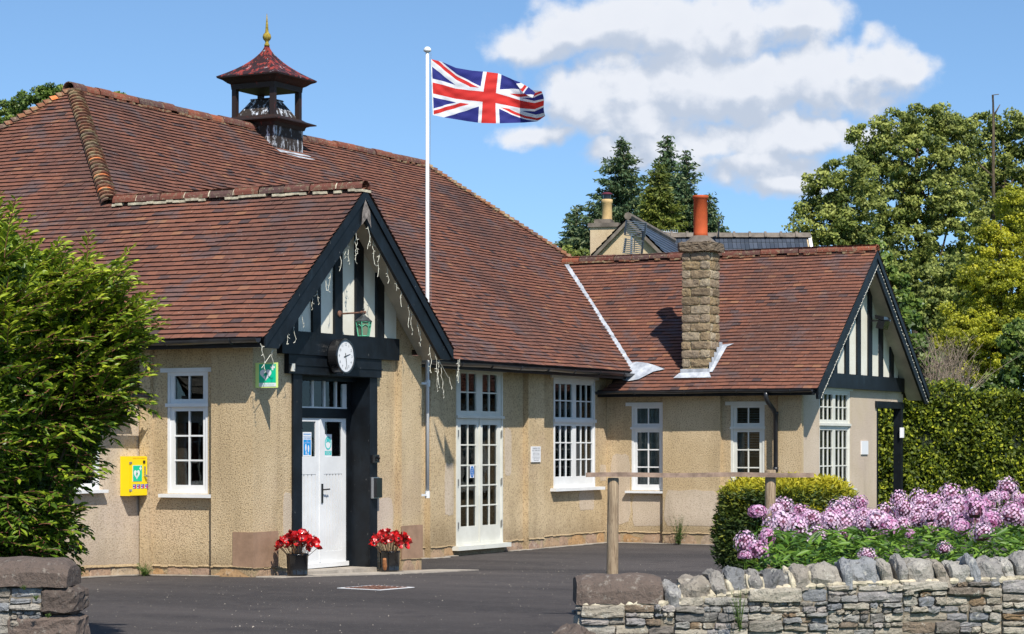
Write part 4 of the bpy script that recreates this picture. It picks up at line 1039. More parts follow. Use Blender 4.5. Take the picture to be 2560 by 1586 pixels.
# clock
ck = empty('wall_clock', (1.97, .0, 2.845), 'round black cased clock with white dial on the beam above the front door', 'clock')
MY = Matrix.Rotation(R(90), 4, 'X')
b1 = MB(); b1.lathe([(.19, .0), (.235, .01), (.235, .135), (.228, .15), (.208, .15), (.205, .135)], (1.97, .0, 2.845), 40, None, MY); OB(b1, 'clock_case', M_BPLAS, ck, False)
b1 = MB(); b1.lathe([(.001, .12), (.206, .12), (.206, .140), (.001, .140)], (1.97, .0, 2.845), 40, None, MY); OB(b1, 'dial', M_SIGNW, ck)
b1 = MB()
for h_ in range(1, 13):
    a = R(90 - 30 * h_); text_mesh(b1, str(h_), .052, planeM((1.97 + .158 * math.cos(a), -.1415, 2.845 + .158 * math.sin(a)), (1, 0, 0), (0, 0, 1)))
OB(b1, 'numerals', M_BPLAS, ck)
def hand(ang, l, w_, y):
    b1 = MB(); u = Vector((math.sin(R(ang)), 0, math.cos(R(ang)))); v_ = Vector((math.cos(R(ang)), 0, -math.sin(R(ang)))); c = Vector((1.97, y, 2.845))
    b1.face([c - u * .045 - v_ * w_, c - u * .045 + v_ * w_, c + u * l + v_ * w_ * .5, c + u * l - v_ * w_ * .5]); OB(b1, 'clock_hand', M_BPLAS, ck)
hand(74, .12, .009, -.1435); hand(169, .175, .007, -.1455)
# lantern on a bracket
ln = empty('lantern', (2.07, .02, 3.2), 'green copper lantern hanging from a rusty bracket in the porch gable', 'lamp')
b1 = MB(); b1.lathe([(.001, 0), (.045, 0), (.045, .015), (.02, .03), (.001, .03)], (2.07, .02, 3.42), 14, None, MY)
b1.tube([(2.07, .02, 3.42), (2.07, -.36, 3.43)], .012, 8); b1.tube([(2.07, -.32, 3.43), (2.07, -.39, 3.43)], .02, 8); OB(b1, 'bracket', M_RUST, ln)
LX, LY = 2.07, -.36
def poly6(mb, prof, n=6, rot=.3, tone_=None):
    V = []
    for (r_, z) in prof: V += [(LX + r_ * math.cos(rot + 2 * math.pi * k / n), LY + r_ * math.sin(rot + 2 * math.pi * k / n), z) for k in range(n)]
    F = [(i * n + k, i * n + (k + 1) % n, (i + 1) * n + (k + 1) % n, (i + 1) * n + k) for i in range(len(prof) - 1) for k in range(n)] + [tuple(range(n)), tuple((len(prof) - 1) * n + k for k in range(n))]
    mb.mesh(V, F, tone_)
b1 = MB(); poly6(b1, [(.115, 3.305), (.118, 3.315), (.07, 3.355), (.03, 3.385), (.02, 3.40)]); poly6(b1, [(.012, 3.40), (.022, 3.415), (.012, 3.44), (.008, 3.46), (.016, 3.475), (.006, 3.49), (.003, 3.54)], 8); OB(b1, 'lantern_roof', M_LANT, ln)
b1 = MB(); poly6(b1, [(.07, 3.125), (.098, 3.30)]); OB(b1, 'lantern_glass', M_FROST, ln)
b1 = MB()
for k in range(6):
    a = .3 + 2 * math.pi * k / 6; b1.tube([(LX + .074 * math.cos(a), LY + .074 * math.sin(a), 3.11), (LX + .104 * math.cos(a), LY + .104 * math.sin(a), 3.305)], .009, 5)
    a2 = .3 + 2 * math.pi * (k + 1) / 6
    for z, rr in ((3.115, .074), (3.30, .102), (3.235, .093)): b1.tube([(LX + rr * math.cos(a), LY + rr * math.sin(a), z), (LX + rr * .93 * math.cos((a + a2) / 2), LY + rr * .93 * math.sin((a + a2) / 2), z + (.03 if z == 3.235 else 0)), (LX + rr * math.cos(a2), LY + rr * math.sin(a2), z)], .007, 4)
OB(b1, 'lantern_frame', M_PINE, ln)
# small fittings
b1 = MB(); b1.box(.90, .965, .0, .10, 2.62, 2.72); tag(b1.build('junction_box', M_IVORY), 'small white box left of the black door beam', 'box')
ks = empty('key_safe', (2.8, -.05, .95), 'grey and black key safe on the right door post, the lower fitting', 'key safe')
b1 = MB(); b1.box(2.95, 3.11, .02, .068, .93, 1.22); OB(b1, 'safe_body', M_CHROME, ks)
b1 = MB(); b1.prism([(2.96, .019, .94), (3.10, .019, .94), (3.10, .019, 1.21), (2.96, .019, 1.21)], (0, -.045, 0)); OB(b1, 'safe_cover', M_BPLAS, ks)
b1 = MB(); b1.box(2.97, 3.09, .01, .068, 1.42, 1.53); b1.tube([(3.03, .008, 1.50), (3.03, -.02, 1.48), (3.03, -.01, 1.44)], .02, 8); tag(b1.build('door_entry_box', M_BPLAS), 'small black entry box on the right door post above the key safe', 'box')
# posters on the door glass
def poster(name, M, w_, h_, base, label, parts):
    t_ = empty(name, M.translation.copy(), label, 'poster')
    b1 = MB(); flat(b1, M, [(-w_ / 2, -h_ / 2), (w_ / 2, -h_ / 2), (w_ / 2, h_ / 2), (-w_ / 2, h_ / 2)], .001); OB(b1, 'sheet', base, t_)
    for nm, m_, fn in parts:
        b1 = MB(); fn(b1, M); OB(b1, nm, m_, t_)
    return t_
def ell(cx_, cy_, a, b_, n=20, rot=0): return [(cx_ + a * math.cos(t) * math.cos(rot) - b_ * math.sin(t) * math.sin(rot), cy_ + a * math.cos(t) * math.sin(rot) + b_ * math.sin(t) * math.cos(rot)) for t in [2 * math.pi * k / n for k in range(n)]]
def fp1(b, M):
    for e in (ell(-.035, -.045, .018, .05), ell(.03, -.06, .018, .052), ell(-.028, -.118, .012, .024), ell(.02, -.138, .012, .024)): flat(b, M, e, .004)
def tx(s_, size, y, z=.004):
    return lambda b, M: text_mesh(b, s_, size, M @ Matrix.Translation((0, y, z)))
def rect(x0, x1, y0, y1, z=.003): return lambda b, M: flat(b, M, [(x0, y0), (x1, y0), (x1, y1), (x0, y1)], z)
poster('distancing_poster', planeM((1.88, DY + .012, 1.675), (1, 0, 0), (0, 0, 1)), .215, .325, M_SIGNW, 'blue and white footprint poster in the left door pane', [
    ('blue_panel', M_BLU, rect(-.09, .09, -.145, .06)), ('header_bar', M_BLU, rect(-.09, .09, .13, .14)), ('header_text', M_BLU, tx('THANK YOU FOR', .024, .10)), ('header_text', M_BLU, tx('YOUR PATIENCE', .024, .078)),
    ('footprint', M_SIGNW, fp1), ('caption', M_SIGNW, tx('STAY', .022, .042)), ('caption', M_SIGNW, tx('SAFE DISTANCE', .02, .018))])
def ring(b, M):
    o_, i_ = ell(0, .03, .082, .092, 28), ell(0, .03, .062, .072, 28)
    for k in range(28): flat(b, M, [o_[k], o_[(k + 1) % 28], i_[(k + 1) % 28], i_[k]], .003)
    flat(b, M, [(-.05, .03), (0, .012 + .04), (.05, .03), (.04, .08), (0, .10), (-.04, .08)], .0035)
poster('hygiene_poster', planeM((2.40, DY + .012, 1.66), (1, 0, 0), (0, 0, 1)), .19, .30, M_SIGNW, 'white poster with teal shield badge in the right door pane', [
    ('badge', M_TEAL, ring), ('teal_panel', M_TEAL, rect(-.085, .085, -.135, -.075)), ('caption', M_SIGNW, tx('COVID-19', .028, -.092)), ('caption', M_SIGNW, tx('SECURE', .028, -.118))])
poster('blue_plaque', planeM((8.985, 1.812, 1.22), (1, 0, 0), (0, 0, 1)), .15, .20, M_SIGNW, 'oval blue keep clear sticker in the glazed double door', [
    ('oval', M_BLU2, lambda b, M: flat(b, M, ell(0, 0, .066, .095, 28), .003)), ('lettering', M_SIGNW, tx('Fire', .034, .05)), ('lettering', M_SIGNW, tx('door', .034, .018)), ('lettering', M_SIGNW, tx('keep', .034, -.014)), ('lettering', M_SIGNW, tx('closed', .032, -.05))])
pk = empty('parking_notice', (11.03, 1.69, 1.36), 'white parking notice on the wall pier between glazed doors and window', 'sign')
b1 = MB(); b1.box(10.86, 11.20, 1.68, 1.699, 1.365, 1.635); OB(b1, 'notice_board', M_SIGNW, pk)
Mp = planeM((11.03, 1.678, 1.5), (1, 0, 0), (0, 0, 1)); b1 = MB()
for s_, y, sz in (('PARKING FOR', .10, .042), ('HALL USERS ONLY', .063, .036), ('USERS OF THE HALL', .018, .027), ('PARK AT OWN RISK', -.012, .027), ('THE COMMITTEE ACCEPT NO', -.05, .022), ('LIABILITY FOR LOSS OR', -.078, .022), ('DAMAGE CAUSED', -.106, .022)): text_mesh(b1, s_, sz, Mp @ Matrix.Translation((0, y, 0)))
OB(b1, 'lettering', M_INK, pk)
wn = empty('wall_notice', (17.35, -2.03, 1.48), 'blank pale notice on the gable wall right of the window', 'sign')
b1 = MB(); b1.box(17.18, 17.55, -2.045, -2.021, 1.48, 1.735); OB(b1, 'notice_board', M_SIGNW, wn)
b1 = MB(); b1.box(19.455, 19.469, -2.12, -2.051, 1.80, 2.0); b1.box(19.40, 19.56, -2.065, -2.0505, 1.80, 2.0); tag(b1.build('post_notice', M_SIGNW), 'small white card on the black side porch post', 'sign')

# icicle lights on the porch barge
il = MB(); rnd = random.Random(17)
def strand(x, z, l):
    P = [Vector((x, YB + .03 + rnd.uniform(-.02, .05), z))]; n = int(l / .045) + 1
    for i in range(n):
        P.append(P[-1] + Vector((rnd.uniform(-.022, .022), rnd.uniform(-.012, .012), -.045)))
        if rnd.random() < .6: il.tube([P[-1], P[-1] + Vector((rnd.choice((-1, 1)) * .03, rnd.uniform(-.02, .02), rnd.uniform(-.03, .01)))], .004, 4)
    il.tube(P, .0038, 4)
    if rnd.random() < .3: il.tube([P[-1], P[-1] + Vector((.025, 0, -.03)), P[-1] + Vector((.0, 0, -.05))], .004, 4)
for sgn in (-1, 1):
    dd = .1
    while dd < (2.35 if sgn > 0 else 1.95):
        x = XC + sgn * dd; z = ZR - .40 - SE * dd; strand(x, z, rnd.choice((.12, .2, .3, .42)) * rnd.uniform(.8, 1.15)); dd += rnd.uniform(.09, .22)
    il.tube([(XC, YB + .05, ZR - .41), (XC + sgn * 2.35, YB + .05, ZR - .41 - SE * 2.35)], .004, 4)
for x, z, l in ((4.6, 2.88, .3), (4.75, 2.9, .25), (-.40, 2.92, .3), (-.1, 2.86, .14)): strand(x, z, l)
tag(il.build('icicle_lights', M_LIGHTS), 'cream icicle light string dangling from the porch bargeboards', 'string lights')
il = MB()
for sgn in (-1, 1):
    dd = .1
    while dd < 3.1:
        c = Vector((XW + sgn * dd, YW - .03, WZR - .28 - WS * dd + rnd.uniform(-.02, .02))); il.lathe([(.001, -.012), (.013, 0), (.001, .012)], c, 6); dd += .075
    il.tube([(XW, YW - .03, WZR - .28), (XW + sgn * 3.05, YW - .03, WZR - .28 - WS * 3.05)], .003, 4)
tag(il.build('bulb_lights', M_LIGHTS), 'string of tiny bulbs along the right hand gable bargeboards', 'string lights')

# ------------------------------------------------------------------ flagpole and flag
PX, PY = 4.56, .10
fp = empty('flagpole', (PX, PY, .95), 'tall white flagpole bracketed to the porch side wall', 'flagpole')
b1 = MB(); b1.tube([(PX, PY, .93), (PX, PY, 3.4), (PX, PY, 7.33)], [.027, .029, .024], 14); OB(b1, 'pole', M_WHITE, fp, True)
b1 = MB(); b1.lathe([(.03, 7.31), (.055, 7.325), (.056, 7.34), (.048, 7.365), (.025, 7.385), (.002, 7.39)], (PX, PY, 0), 18); OB(b1, 'truck', M_WHITE, fp, True)
b1 = MB(); b1.tube([(PX, PY, 2.50), (PX, PY, 2.60)], .04, 12); b1.box(4.21, PX, PY - .012, PY + .012, 2.53, 2.56); b1.tube([(PX, PY, .90), (PX, PY, 1.0)], .036, 12); b1.box(4.21, PX, PY - .012, PY + .012, .93, .96); OB(b1, 'bracket', M_WHITE, fp)
hl = MB(); hp_ = [Vector((PX, PY, z)) + RT * (.045 + .008 * math.sin(z * 2)) - FW * .02 for z in (7.3, 6.6, 6.3, 5.6, 5.0, 4.4, 3.7, 3.0)]; hl.tube(hp_, .003, 4); OB(hl, 'halyard', M_INK, fp)
def f_flag(q, b):
    uv = q.new('ShaderNodeUVMap'); sp = q.new('ShaderNodeSeparateXYZ'); q.l.new(uv.outputs[0], sp.inputs[0]); u, v = sp.outputs[0], sp.outputs[1]
    X = q.m('SUBTRACT', q.m('MULTIPLY', u, 60), 30); Y = q.m('SUBTRACT', q.m('MULTIPLY', v, 30), 15)   # x to the fly, y up
    ax_, ay = q.m('ABSOLUTE', X), q.m('ABSOLUTE', Y); sq5 = math.sqrt(5)
    def lt(a, b_): return q.m('LESS_THAN', a, b_)
    d1_ = q.m('DIVIDE', q.m('SUBTRACT', X, q.m('MULTIPLY', Y, 2)), sq5)      # distance to the rising diagonal
    d2_ = q.m('DIVIDE', q.m('ADD', X, q.m('MULTIPLY', Y, 2)), sq5)           # distance to the falling diagonal
    white = q.m('MAXIMUM', lt(q.m('ABSOLUTE', d1_), 3), lt(q.m('ABSOLUTE', d2_), 3))
    left = lt(X, 0)
    # counterchanged red saltire: clockwise side of each arm
    s1_ = q.m('SUBTRACT', 1.0, q.m('MULTIPLY', left, 2.0))                   # +1 right, -1 left
    r1 = q.m('MULTIPLY', d1_, s1_); r2_ = q.m('MULTIPLY', d2_, s1_)
    red1 = q.m('MULTIPLY', lt(r1, 2), q.m('GREATER_THAN', r1, 0)); red2 = q.m('MULTIPLY', lt(r2_, 0), q.m('GREATER_THAN', r2_, -2))
    diag_r = q.m('MAXIMUM', red1, red2)
    wc = q.m('MAXIMUM', lt(ax_, 5), lt(ay, 5)); rc = q.m('MAXIMUM', lt(ax_, 3), lt(ay, 3))
    c = q.mix(white, (.030, .035, .20), (.78, .78, .80)); c = q.mix(diag_r, c, (.62, .035, .03)); c = q.mix(wc, c, (.78, .78, .80)); c = q.mix(rc, c, (.62, .035, .03))
    c = q.mix(lt(u, .012), c, (.8, .8, .8))
    setb(q, b, c, .75, None, spec=.2)
    tl2 = q.new('ShaderNodeBsdfTranslucent'); q.l.new(c, tl2.inputs[0]); ms = q.new('ShaderNodeMixShader'); ms.inputs[0].default_value = .25
    q.l.new(b.outputs[0], ms.inputs[1]); q.l.new(tl2.outputs[0], ms.inputs[2]); q.l.new(ms.outputs[0], q.n['Material Output'].inputs[0])
M_FLAG = mat('flag cloth', f_flag)
def interp(pts, t):
    t *= len(pts) - 1; i = min(int(t), len(pts) - 2); f = t - i; f = f * f * (3 - 2 * f) * .3 + f * .7
    return pts[i][0] + (pts[i + 1][0] - pts[i][0]) * f, pts[i][1] + (pts[i + 1][1] - pts[i][1]) * f
fdep = depth_of(PX, PY)
topc = [(1077, 148), (1105, 155), (1140, 170), (1180, 177), (1215, 180), (1245, 184), (1275, 197), (1303, 213), (1330, 226), (1352, 228)]
botc = [(1082, 288), (1110, 294), (1140, 299), (1170, 304), (1200, 308), (1240, 309), (1275, 308), (1310, 307), (1345, 304), (1366, 290)]
NU, NV = 110, 54; V = []; UV = []
for j in range(NV + 1):
    v = j / NV
    for i in range(NU + 1):
        u = i / NU; xt, yt = interp(topc, u); xb, yb = interp(botc, u)
        x = xb + (xt - xb) * v; y = yb + (yt - yb) * v
        x += 3.5 * math.sin(v * 5 + u * 4) * u; y += 4 * math.sin(u * 9 + 1.0) * v * (1 - v) * 2
        bulge = max(0, (u - .64)) / .36; bulge = bulge * bulge * (3 - 2 * bulge)
        dep = -.52 * bulge * v ** 1.2 + .045 * math.sin(u * 9 + v * 2.2) * (u ** .5) + .012 * math.sin(u * 19 - v * 6) * u + .0035 * math.sin((u * .7 + v) * 30 + 3 * math.sin(u * 7)) + .002 * math.sin((u - v * .8) * 44)
        V.append(S(x, y, fdep + dep)); UV.append((u, v))
fm_ = bpy.data.meshes.new('flag'); F = [(j * (NU + 1) + i, j * (NU + 1) + i + 1, (j + 1) * (NU + 1) + i + 1, (j + 1) * (NU + 1) + i) for j in range(NV) for i in range(NU)]
# folded-over top corner at the fly
b0 = len(V)
fold = [((1283, 200), (.80, 1.0)), ((1300, 206), (.84, .97)), ((1322, 219), (.93, .80)), ((1338, 232), (.97, .72)), ((1331, 245), (.94, .60)), ((1308, 233), (.80, .70))]
for (x, y), uvv in fold: V.append(S(x, y, fdep - .62)); UV.append(uvv)
F += [(b0, b0 + 1, b0 + 5), (b0 + 1, b0 + 2, b0 + 5), (b0 + 2, b0 + 3, b0 + 4), (b0 + 2, b0 + 4, b0 + 5)]
fm_.from_pydata([tuple(p) for p in V], [], F); fm_.materials.append(M_FLAG); uvl = fm_.uv_layers.new(name='UVMap')
for lp in fm_.loops: uvl.data[lp.index].uv = UV[lp.vertex_index]
fm_.polygons.foreach_set('use_smooth', [True] * len(fm_.polygons)); fm_.update()
fo = bpy.data.objects.new('flag', fm_); COL.objects.link(fo); tag(fo, 'red, white and blue Union flag flying from the white pole', 'flag')

# ------------------------------------------------------------------ poppies in black pots
def poppy_pot(x, y, label, grp, seed, n=46):
    rnd = random.Random(seed); g = gz(x, y) + .02
    pot = empty('flower_pot', (x, y, g), label, 'pot', 'black poppy pots')
    b1 = MB(); b1.lathe([(.125, 0), (.134, .01), (.130, .02), (.138, .25), (.145, .255), (.145, .275), (.134, .275), (.13, .24)], (0, 0, 0), 28); b1.build('bucket', M_BPLAS, pot, True)
    b1 = MB(); b1.lathe([(.001, .2), (.108, .2), (.108, .22), (.001, .225)], (0, 0, 0), 20); b1.build('gravel', M_SOIL, pot)
    protos = []
    for k in range(4):
        t_ = empty('poppy', (0, 0, 0))
        fl_ = MB(); r2 = random.Random(seed * 10 + k)
        for p_ in range(6):
            a = p_ * 1.05 + r2.uniform(-.2, .2); lay = p_ % 2; tt = r2.random(); V = []; N = 5
            for i in range(N + 1):
                rr = .038 * (i / N); lift = .012 + .028 * (i / N) ** 2 * r2.uniform(.5, 1.2) - .004 * lay
                for s_ in (-1, -.33, .33, 1):
                    aa = a + s_ * .62 * (i / N) ** .4; V.append((rr * math.cos(aa), rr * math.sin(aa), lift + .005 * math.sin(i * 2 + s_ * 4 + p_)))
            fl_.mesh(V, [(i * 4 + q_, i * 4 + q_ + 1, (i + 1) * 4 + q_ + 1, (i + 1) * 4 + q_) for i in range(N) for q_ in range(3)], tt)
        fo_ = fl_.build('flower', M_POPPY, t_, True)
        cb_ = MB(); cb_.lathe([(.001, .008), (.008, .012), (.009, .022), (.001, .026)], (0, 0, 0), 8); cb_.build('flower_centre', M_BPLAS, fo_)
        sm = MB(); sm.tube([(0, 0, .008), (0, 0, -.26)], .0035, 5); sm.build('stem', M_WIRE, t_)
        protos.append(t_)
    for k in range(n):
        src = protos[k % 4]
        if k < 4: t_ = src
        else:
            t_ = src.copy(); COL.objects.link(t_)
            for ch in src.children:
                c_ = ch.copy(); COL.objects.link(c_); c_.parent = t_
                for g_ in ch.children: e_ = g_.copy(); COL.objects.link(e_); e_.parent = c_
        a = k * 2.4; rr = .25 * math.sqrt((k + .5) / n); hx, hy = rr * math.cos(a), rr * math.sin(a); hz = .36 + .13 * (1 - (rr / .25) ** 2) + rnd.uniform(-.035, .04)
        if k == n - 1: hx, hy, hz = -.09 * RT.x * 2 + (-.05), -.09 * RT.y * 2, .36
        top = Vector((x + hx, y + hy, g + hz)); base = Vector((x + hx * .35, y + hy * .35, g + .2)); up = (top - base); sc_ = up.length / .26; up.normalize()
        face = (up * .55 + Vector((hx, hy, 0)) * 2.6 - FW * .35).normalized()
        t_.location = top; t_.rotation_euler = up.to_track_quat('Z', 'Y').to_euler(); t_.rotation_euler.rotate_axis('Z', rnd.uniform(0, 6.2)); t_.scale = (1, 1, 1)
        for ch in t_.children:
            if ch.name.startswith('stem'): ch.scale = (1, 1, sc_)
            if ch.name.startswith('flower'): ch.rotation_euler = (rnd.uniform(-.9, .9), rnd.uniform(-.9, .9), rnd.uniform(0, 6)); ch.scale = [rnd.uniform(1.35, 1.75)] * 3
        tag(t_, grp[0], 'poppy', grp[1])
poppy_pot(.44, -.38, 'glossy black pot of red poppies left of the white front door', ('red ceramic poppy on a thin stem in the pot left of the door', 'poppies in the left pot'), 3)
poppy_pot(2.98, -.22, 'glossy black pot of red poppies right of the front door', ('red ceramic poppy on a thin stem in the pot right of the door', 'poppies in the right pot'), 4)
ws = MB(); rough_block(ws, (-.035, -.03, 0), (.035, .03, .17), 8, .006, .012, 3, .1); wso = ws.build('leaning_stone', simple('orange brown stone', (.32, .13, .05), .8)); wso.location = (2.72, -.30, -.03); wso.rotation_euler = (0, R(-24), .4)
tag(wso, 'small orange brown stone leaning beside the right hand poppy pot', 'stone')

# ------------------------------------------------------------------ manhole cover
mh = empty('manhole_cover', (-1.1, -2.5, 0), 'rusty square manhole cover with white painted edge in the asphalt', 'manhole cover')
cxm, cym = -1.1, -2.48; hw, hh_ = .28, .28
Mr = Matrix.Translation((cxm, cym, 0)) @ Matrix.Rotation(R(-8), 4, 'Z')
b1 = MB()
for (x0, x1, y0, y1) in ((-hw - .04, hw + .04, -hh_ - .04, -hh_), (-hw - .04, hw + .04, hh_, hh_ + .04), (-hw - .04, -hw, -hh_, hh_), (hw, hw + .04, -hh_, hh_)): b1.box(x0, x1, y0, y1, .001, .006, None, Mr)
OB(b1, 'painted_frame', M_SIGNW, mh)
b1 = MB(); b1.box(-hw, hw, -hh_, hh_, .001, .005, None, Mr)
for i in range(7):
    for j in range(7): b1.box(-hw + .02 + i * .078, -hw + .065 + i * .078, -hh_ + .02 + j * .078, -hh_ + .06 + j * .078, .0051, .011, None, Mr)
OB(b1, 'cover_plate', M_RUST, mh)

# ------------------------------------------------------------------ dry stone garden walls
def local(d0_, ang=0.0):
    """frame whose x runs to the right across the view, y away, origin under the view axis at depth d0_"""
    o = CAM + FW * d0_; o.z = 0; M = Matrix.Identity(4)
    for r_ in range(3): M[r_][0] = RT[r_]; M[r_][1] = FW[r_]; M[r_][2] = (0, 0, 1)[r_]; M[r_][3] = o[r_]
    return M @ Matrix.Rotation(ang, 4, 'Z')
class XMB(MB):
    def __init__(s, M): super().__init__(); s.M = M
    def mesh(s, verts, faces, tone=None): super().mesh([s.M @ Vector(v) for v in verts], faces, tone)
    def face(s, pts, tone=None): super().face([s.M @ Vector(v) for v in pts], tone)
def lay(rnd, x0, x1, z0, z1, out):
    w_, h_ = x1 - x0, z1 - z0
    if h_ > .17 or (h_ > .10 and rnd.random() < .8) or (h_ > .07 and rnd.random() < .45):
        z = z0 + h_ * rnd.uniform(.35, .65); lay(rnd, x0, x1, z0, z, out); lay(rnd, x0, x1, z, z1, out)
    elif w_ > h_ * 5 or w_ > .42 or (w_ > h_ * 2.6 and rnd.random() < .5):
        x = x0 + w_ * rnd.uniform(.32, .68); lay(rnd, x0, x, z0, z1, out); lay(rnd, x, x1, z0, z1, out)
    else: out.append((x0, x1, z0, z1))
def drywall(M, x0, x1, zt, th, seed, zb=-.1, ends=(False, False)):
    """zt(x) is the height under the coping"""
    rnd = random.Random(seed); st = XMB(M); mo = XMB(M); out = []
    zmax = max(zt(x0 + (x1 - x0) * i / 20) for i in range(21))
    X = x0
    while X < x1:
        W_ = min(rnd.uniform(.5, .9), x1 - X); lay(rnd, X, X + W_, zb, zt(X + W_ / 2), out); X += W_
    for (a, b_, c, d_) in out:
        p = rnd.uniform(-.02, .022); j = lambda: rnd.uniform(-.004, .004)
        rough_block(st, (a + .001 + j(), -th / 2 - p, c + .0005 + j() * .5), (b_ - .001 + j(), -th / 2 + .12, d_ - .0005 + j() * .5), rnd.randint(0, 99999), .012, .008, 4)
    if ends[0] or ends[1]:
        out = []; lay(rnd, -th / 2 + .03, th / 2, zb, zt(x0 if ends[0] else x1), out)
        for (a, b_, c, d_) in out:
            p = rnd.uniform(-.012, .02)
            if ends[0]: rough_block(st, (x0 - .02 - p, a + .004, c + .004), (x0 + .1, b_ - .004, d_ - .004), rnd.randint(0, 99999), .008, .011, 3)
            else: rough_block(st, (x1 - .1, a + .004, c + .004), (x1 + .02 + p, b_ - .004, d_ - .004), rnd.randint(0, 99999), .008, .011, 3)
    n = 24
    for i in range(n):
        a, b_ = x0 + (x1 - x0) * i / n, x0 + (x1 - x0) * (i + 1) / n; z = zt((a + b_) / 2)
        mo.box(a + (.02 if i == 0 else 0), b_, -th / 2 + .03, th / 2 - .01, zb, z)
    return st, mo
def m_at(px, d_): return (px - 1280) * d_ / FPX
def z_at(py, d_): return 1.68 + (1110 - py) * d_ / FPX
D1 = 16.0
rw = empty('stone_wall', CAM + FW * D1 - Vector((0, 0, 1.68)), 'long grey and cream dry stone garden wall with upright coping stones, right foreground', 'stone wall')
Mw = local(D1, R(3)); xs0, xs1 = m_at(1448, D1), m_at(2700, D1)
def cop_base(x):
    px = 1280 + x * FPX / D1
    P = [(1440, 1512), (1660, 1506), (1740, 1496), (1850, 1478), (1980, 1466), (2200, 1458), (2560, 1448), (2720, 1446)]
    for (a, ya), (b_, yb_) in zip(P, P[1:]):
        if px <= b_: return z_at(ya + (yb_ - ya) * max(0, (px - a)) / (b_ - a), D1)
    return z_at(P[-1][1], D1)
st, mo = drywall(Mw, xs0, xs1, cop_base, .42, 41, .0, (True, False))
OB(st, 'masonry', M_DRY, rw); 
cs = XMB(Mw); gs_ = XMB(Mw); rnd = random.Random(77)
xg = m_at(1655, D1); zb_ = cop_base(xs0)
# big rounded gritstone coping block at the end
V = []; NL = 14; NA = 12; hgt = .205
for i in range(NL + 1):
    x = xs0 - .03 + (xg - xs0 + .02) * i / NL; cr = 1 - .12 * (abs(i / NL - .5) * 2) ** 8
    for k in range(NA + 1):
        th = math.pi * k / NA; yy = -math.cos(th) * .2 * cr; zz = max(0.0, math.sin(th)) ** .62 * hgt * cr
        nz = mnoise.noise_vector(Vector((x * 7, yy * 9, zz * 9))) * .012; V.append((x + nz.x, yy + nz.y, zb_ + .012 + zz + nz.z))
F = [(i * (NA + 1) + k, i * (NA + 1) + k + 1, (i + 1) * (NA + 1) + k + 1, (i + 1) * (NA + 1) + k) for i in range(NL) for k in range(NA)] + [tuple(range(NA + 1)), tuple(NL * (NA + 1) + k for k in range(NA + 1))]
gs_.mesh(V, F, .6); OB(gs_, 'end_coping_block', M_GRIT, rw, False)
x = xg + .02
def cope(mb, x, wd_, zb, h_, th, seed, lean):
    rr = random.Random(seed); V = []; NA = 18; NS = 9; 
    p_ = rr.uniform(.38, .62); hk = rr.uniform(.9, 1.12)
    for i in range(NS + 1):
        u = i / NS; xx = x + wd_ * (u - .5) * 1.0; cr = 1 - .13 * abs(2 * u - 1) ** 3
        for k in range(NA + 1):
            a = math.pi * k / NA; yy = -math.copysign(abs(math.cos(a)) ** .8, math.cos(a)) * th * .5 * cr; zz = max(0, math.sin(a)) ** p_ * h_ * hk * cr
            nz = mnoise.noise_vector(Vector((xx * 11 + seed, yy * 8, zz * 8))) * .03
            nz2 = mnoise.noise_vector(Vector((xx * 30 + seed, yy * 22, zz * 22))) * .010 + mnoise.noise_vector(Vector((xx * 75 + seed, yy * 60, zz * 60))) * .005; fc = abs(mnoise.noise(Vector((xx * 8 + seed, yy * 7, zz * 7)))) * .06; nz2 += Vector((0, -yy, -zz)).normalized() * fc if (yy or zz) else nz2
            V.append((xx + lean * zz + nz.x * .6 + nz2.x, yy + nz.y + nz2.y, zb - .035 + zz + nz.z * .8 + nz2.z))
    F = [(i * (NA + 1) + k, i * (NA + 1) + k + 1, (i + 1) * (NA + 1) + k + 1, (i + 1) * (NA + 1) + k) for i in range(NS) for k in range(NA)] + [tuple(range(NA + 1)), tuple(NS * (NA + 1) + k for k in range(NA + 1))]
    mb.mesh(V, F, rr.random())
cm_ = XMB(Mw)
while x < xs1:
    wd_ = rnd.choice((.07, .09, .12, .15, .19)) * rnd.uniform(.9, 1.12); 
    cope(cs, x + wd_ / 2, wd_, cop_base(x), rnd.uniform(.185, .225), rnd.uniform(.38, .44), rnd.randint(0, 999), rnd.uniform(-.28, -.02)); 
    px_c = 1280 + x * FPX / D1
    if px_c < 2000: cope(cm_, x + wd_ + .004, .05, cop_base(x), .165, .38, rnd.randint(0, 999), -.1)
    x += wd_ + .004
OB(cs, 'coping', M_COPE, rw)
# mortar bed below the coping
nb = 60
for i in range(nb):
    a, b_ = xs0 + .01 + (xs1 - xs0) * i / nb, xs0 + .01 + (xs1 - xs0) * (i + 1) / nb
    rough_block(cm_, (a - .01, -.20 + rnd.uniform(-.008, .010), cop_base(a) - .012 - rnd.uniform(0, .02)), (b_ + .01, .2, cop_base(a) + .03), i, .008, .012, 2)
mm2 = XMB(Mw); 
cm_.v += mo.v and []; 
OB(cm_, 'mortar', M_MORTAR, rw); OB(mo, 'wall_core', simple('shaded wall fill', (.16, .135, .10), .95, .4, 9), rw)

